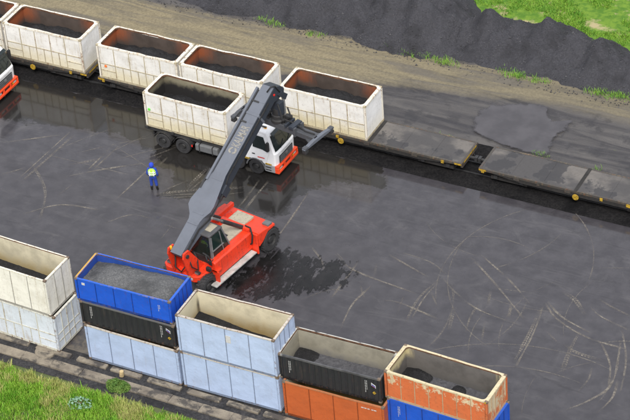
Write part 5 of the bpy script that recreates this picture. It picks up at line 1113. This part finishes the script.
# ------------------------------------------------------------------ coal stockpile
CONES = []
rc = random.Random(21)
for k in range(23):
    cx_ = -60+k*2.5+rc.uniform(-.8, .8)
    hh = 2.7+rc.uniform(-.9, .8)-.75*sst(-23, -17, cx_)+.1*sst(-17, -10, cx_)+.3*sst(-30, -44, cx_)
    CONES.append((cx_, 38.85+rc.uniform(-.5, .8)+.6*sst(-26, -34, cx_)-.3*sst(-18, -9, cx_), hh))
    if k % 2 == 0: CONES.append((cx_+.7, 37.75+rc.uniform(-.3, .3), 1.2+rc.uniform(-.4, .5)))
    if cx_ < -22: CONES.append((cx_+rc.uniform(-1, 1), 41.0+rc.uniform(-1, 1), 2.9+rc.uniform(-.8, .6)))
    if cx_ < -26: CONES.append((cx_+rc.uniform(-1, 1), 43.5+rc.uniform(-1, 1), 3.0+rc.uniform(-.8, .8)))
CONES += [(-18.6, 39.2, 2.2), (-16.6, 39.0, 2.1), (-14.6, 39.1, 2.0), (-12.4, 38.9, 2.1)]
def pile_h(x, y):
    x2 = x+.35*nz(x*.5, y*.5, 2)+.1*nz(x*1.6, y*1.6, 7); y2 = y+.35*nz(x*.5, y*.5, 12)+.1*nz(x*1.6, y*1.6, 17)
    acc = 0.0; top = 0.0
    for cx_, cy_, hh in CONES:
        if abs(cx_-x2) > 5: continue
        d = math.hypot(cx_-x2, cy_-y2)
        v_ = hh-.85*(math.sqrt(d*d+.12)-.3)
        if v_ > top: top = v_
    if top <= 0: return -.1
    h = top+min(1, top)*(.16*fbm(x*1.0, y*1.0, 6)+.05*nz(x*4.5, y*4.5)+.025*nz(x*9, y*9))
    h += min(1, top)*(.50*nz(x*.62, y*.55, 31)+.30*nz(x*1.2, y*1.0, 41)+.13*nz(x*2.4, y*2.1, 51)-.15)
    return max(-.1, min(h, (y-35.25-.075*(x+20)*(1 if x > -20 else 0)+.25*nz(x*.9, 3))*.95))
STK = coalmat('stockpile_coal', (.030, .030, .035), (.058, .058, .067), 13, .05, fines=(.056, .056, .064))
st = obj('coal_stockpile', MB().grid(-62, 4, 35.0, 46.5, 420, 120, pile_h), STK, smooth=True)
tag(st, 'long dark grey coal heap with ridges along the dirt road', 'coal heap')
# loose lumps on the flank (each too small to pick out)
mb = MB(); rnd = random.Random(4)
for i in range(7500):
    x = rnd.uniform(-50, -2); y = rnd.uniform(34.9, 41.5) if i % 3 else 35.4+rnd.gauss(0, .35); h = pile_h(x, y)
    if h < -.01: 
        if rnd.random() > .25: continue
        h = .05
    r_ = rnd.uniform(.02, .07)*(1.6 if rnd.random() < .05 else 1)
    p = [Vector((rnd.gauss(0, 1), rnd.gauss(0, 1), rnd.gauss(0, 1))).normalized()*r_*rnd.uniform(.7, 1.2) for _ in range(5)]
    c = Vector((x, y, h+r_*.3)); mb.add([c+Vector((0, 0, r_)), c+Vector((r_, 0, 0)), c+Vector((-r_*.5, r_*.8, 0)), c+Vector((-r_*.5, -r_*.8, 0)), c-Vector((0, 0, r_))], [(0, 1, 2), (0, 2, 3), (0, 3, 1), (4, 2, 1), (4, 3, 2), (4, 1, 3)])
tag(obj('loose_coal', mb, coalmat('coal_lumps', (.025, .025, .028), (.10, .10, .11), 5, .02)), 'loose coal lumps scattered over the dark heap', 'coal', kind='stuff')

# ------------------------------------------------------------------ vegetation
def leafmat(name, a, b, c=None, scale=1.2):
    n = N(name, .65, .25); f = n.noise(scale, 5, .65); g = n.noise(scale*9, 3)
    cc = n.mix(n.ramp(f, .35, .65), a, b)
    if c: cc = n.mix(n.ramp(g, .5, .68), cc, c)
    n.col(cc); n.b.inputs['Subsurface Weight'].default_value = 0; return n.m
GRASS = leafmat('bright_grass', (.105, .275, .018), (.18, .35, .028), (.27, .37, .06), .9)
DRY = leafmat('yellowing_grass', (.30, .33, .085), (.42, .40, .15), (.20, .32, .045), .9)
WEED = leafmat('fresh_weed', (.10, .24, .03), (.19, .33, .05), None, 2)
def blades(mb, x, y, z, h, n, spread, rnd, wd=.022, lean=.5):
    for k in range(n):
        a = rnd.uniform(0, 2*math.pi); r_ = spread*math.sqrt(rnd.random()); bx, by = x+r_*math.cos(a), y+r_*math.sin(a)
        hh = h*rnd.uniform(.45, 1.1); la = rnd.uniform(0, 2*math.pi); ll = hh*lean*rnd.uniform(.2, 1.2)
        fx, fy = math.cos(la), math.sin(la); px, py = -fy*wd, fx*wd; b = len(mb.v)
        mb.v += [(bx-px, by-py, z), (bx+px, by+py, z), (bx+fx*ll*.45+px*.7, by+fy*ll*.45+py*.7, z+hh*.65), (bx+fx*ll*.45-px*.7, by+fy*ll*.45-py*.7, z+hh*.65), (bx+fx*ll, by+fy*ll, z+hh)]
        mb.f += [(b, b+1, b+2, b+3), (b+3, b+2, b+4)]
soil = N('grassy_soil', .9, .2); soil.col(soil.mix(soil.ramp(soil.noise(1.5, 6), .35, .65), (.075, .14, .02), (.16, .18, .055)))
BK = None
def bank_z(x, y): return .03-.12*sst(-1.4, -3, y)+.10*nz(x*.6, y*.6)
BK = MB().grid(-48, -6, -14, -1.6, 170, 40, bank_z)
BK.v = [(x, y+(.30*nz(x*.8, 2)+.28*nz(x*2.3, 5)+.15*nz(x*6, 1))*sst(-4, -1.6, y)-.1, z) for x, y, z in BK.v]
tag(obj('grass_bank', BK, soil.m, smooth=True), kind='structure')
rnd = random.Random(9); g1, g2 = MB(), MB()
for i in range(13500):
    x = rnd.uniform(-41, -13); y = -1.35-abs(rnd.gauss(0, 1))*2.6-rnd.random()*1.0
    if y < -10: continue
    edge = -1.88+.35*nz(x*.8, 2)+.3*nz(x*2.3, 5)
    if y > edge: continue
    f = fbm(x*.35, y*.35, 3)+.5*fbm(x*1.2, y*1.2, 8)
    dry = f+.55*sst(-3.6, -1.6, y)+.35*sst(-29, -33, x)+rnd.gauss(0, .16) > .34
    h = rnd.uniform(.15, .40)+.25*max(0, nz(x*.7, y*.7, 2))
    if dry: blades(g2, x, y, bank_z(x, y), h*1.15, 7, .17, rnd, .016, .7)
    else: blades(g1, x, y, bank_z(x, y), h, 8, .19, rnd, .024, .6)
tag(obj('grass', g1, GRASS), 'bright green long grass in the near left corner', 'grass', kind='stuff')
tag(obj('dry_grass', g2, DRY), 'yellowing seeding grass along the edge of the near kerb', 'grass', kind='stuff')
# round bush by the kerb: leaf clumps over a lumpy dome
def bush(name, label, loc, rx_, ry_, rz_, n, mat, cat, lw=.035):
    mb = MB(); r2 = random.Random(5)
    t = thing(name, label, cat, loc)
    for i in range(n):
        u = Vector((r2.gauss(0, 1), r2.gauss(0, 1), abs(r2.gauss(0, .8)))).normalized(); q = (.55+.45*r2.random()**.5)*(1+.22*nz(u.x*2.2, u.y*2.2, u.z*2.2))
        c = Vector((u.x*rx_*q, u.y*ry_*q, u.z*rz_*q)); a_ = Vector((r2.gauss(0, 1), r2.gauss(0, 1), r2.gauss(0, 1))).normalized(); b_ = a_.orthogonal().normalized()
        s_ = lw*r2.uniform(.7, 1.4); mb.add([c-a_*s_*1.6, c+b_*s_*.6, c+a_*s_*1.6, c-b_*s_*.6], [(0, 1, 2, 3)])
    f_ = obj('foliage', mb, mat, t)
    st_ = MB()
    for k in range(5): a_ = k*1.25; st_.tube([(0, 0, 0), (math.cos(a_)*rx_*.5, math.sin(a_)*ry_*.5, rz_*.6)], [.03, .012], 6)
    obj('stem', st_, plain('stem_bark', (.12, .08, .04), .8), t); return t
bush('low_bush', 'low rounded green bush on the kerb slabs before the light blue container', (-23.75, -.95, .05), .72, .48, .5, 2600, leafmat('bush_leaf', (.065, .14, .025), (.12, .20, .04), None, 3), 'bush')
bush('blue_green_weed', 'pale blue green leafy weed among the near grass', (-24.9, -3.1, .25), .75, .55, .22, 150, leafmat('blue_green_leaf', (.22, .36, .26), (.16, .30, .18), None, 4), 'weed', .05)
# green tufts along the coal heap's foot
def tufts(name, label, spots, h, n, mat, seed):
    mb = MB(); r2 = random.Random(seed)
    for x, y, z, s in spots:
        for k in range(int(22*s)): blades(mb, x+r2.gauss(0, .45*s), y+r2.gauss(0, .22*s), z, h*r2.uniform(.3, 1.1), n, .26, r2, .016, .9)
    return tag(obj(name, mb, mat), label, 'weeds', kind='stuff')
TUFT = [('green_tufts', "green weeds at the coal heap's foot, left of the heap's peak", [(-24.83, 35.87, 0.05, 1.0), (-23.99, 35.81, 0.05, 1.1), (-23.03, 35.66, 0.05, 1), (-22.19, 35.74, 0.05, 0.8), (-21.42, 35.65, 0.05, 0.8), (-20.65, 35.57, 0.05, 0.7), (-20.06, 35.54, 0.05, 0.7)], 0.38), ('green_tufts', "green weeds at the coal heap's foot, right of centre", [(-16.03, 35.98, 0.05, 0.9), (-15.41, 35.85, 0.05, 0.8), (-14.79, 35.71, 0.05, 0.6), (-13.81, 35.72, 0.05, 0.6), (-13.28, 35.81, 0.05, 0.4)], 0.3), ('green_tufts', "green weeds at the coal heap's foot by the right edge", [(-10.17, 36.17, 0.05, 0.7), (-9.56, 36.04, 0.05, 1), (-8.89, 36.06, 0.05, 1), (-8.25, 36.18, 0.05, 1), (-7.66, 36.05, 0.05, 1), (-6.87, 36.12, 0.05, 1)], 0.3), ('green_tufts', 'small weeds beside the empty wagon decks', [(-17.27, 27.74, 0.05, 0.35), (-16.43, 27.72, 0.05, 0.3), (-10.62, 28.3, 0.05, 0.4), (-10.19, 28.24, 0.05, 0.3), (-6.61, 28.09, 0.05, 0.3)], 0.25), ('green_tufts', "small weeds at the coal heap's left foot near the top edge", [(-37.4, 36.09, 0.05, 0.5), (-33.45, 35.71, 0.05, 0.6), (-32.76, 35.58, 0.05, 0.5), (-34.14, 35.85, 0.05, 0.3), (-30.21, 35.36, 0.05, 0.4), (-29.46, 35.39, 0.05, 0.4)], 0.3)]
for i, (nm, lab, spots, h) in enumerate(TUFT): tufts(nm, lab, spots, h, 7, WEED, i+3)
# meadow behind the heap
mead = N('meadow_soil', .9, .2); mead.col(mead.mix(mead.ramp(mead.noise(.45, 6, .6), .54, .64), mead.mix(mead.ramp(mead.noise(2.5, 5), .35, .65), (.07, .16, .02), (.14, .24, .03)), (.36, .31, .17)))
tag(obj('meadow', MB().grid(-70, 40, 40.4, 110, 60, 40, lambda x, y: .16+.12*nz(x*.2, y*.2)+.5*sst(-16, -26, x)*0), mead.m), kind='structure')
rnd = random.Random(12); g3 = MB()
for i in range(15000):
    x = rnd.uniform(-27, -3); y = 40.6+rnd.random()*12
    if fbm(x*.22, y*.3, 5)+.25*nz(x, y) > .16 and y < 47: continue
    blades(g3, x, y, .16, rnd.uniform(.08, .24), 6, .22, rnd, .026, .8)
tag(obj('meadow_grass', g3, leafmat('meadow_leaf', (.085, .225, .02), (.165, .315, .03), (.24, .34, .055), .5)), 'bright green meadow behind the coal heap', 'grass', kind='stuff')
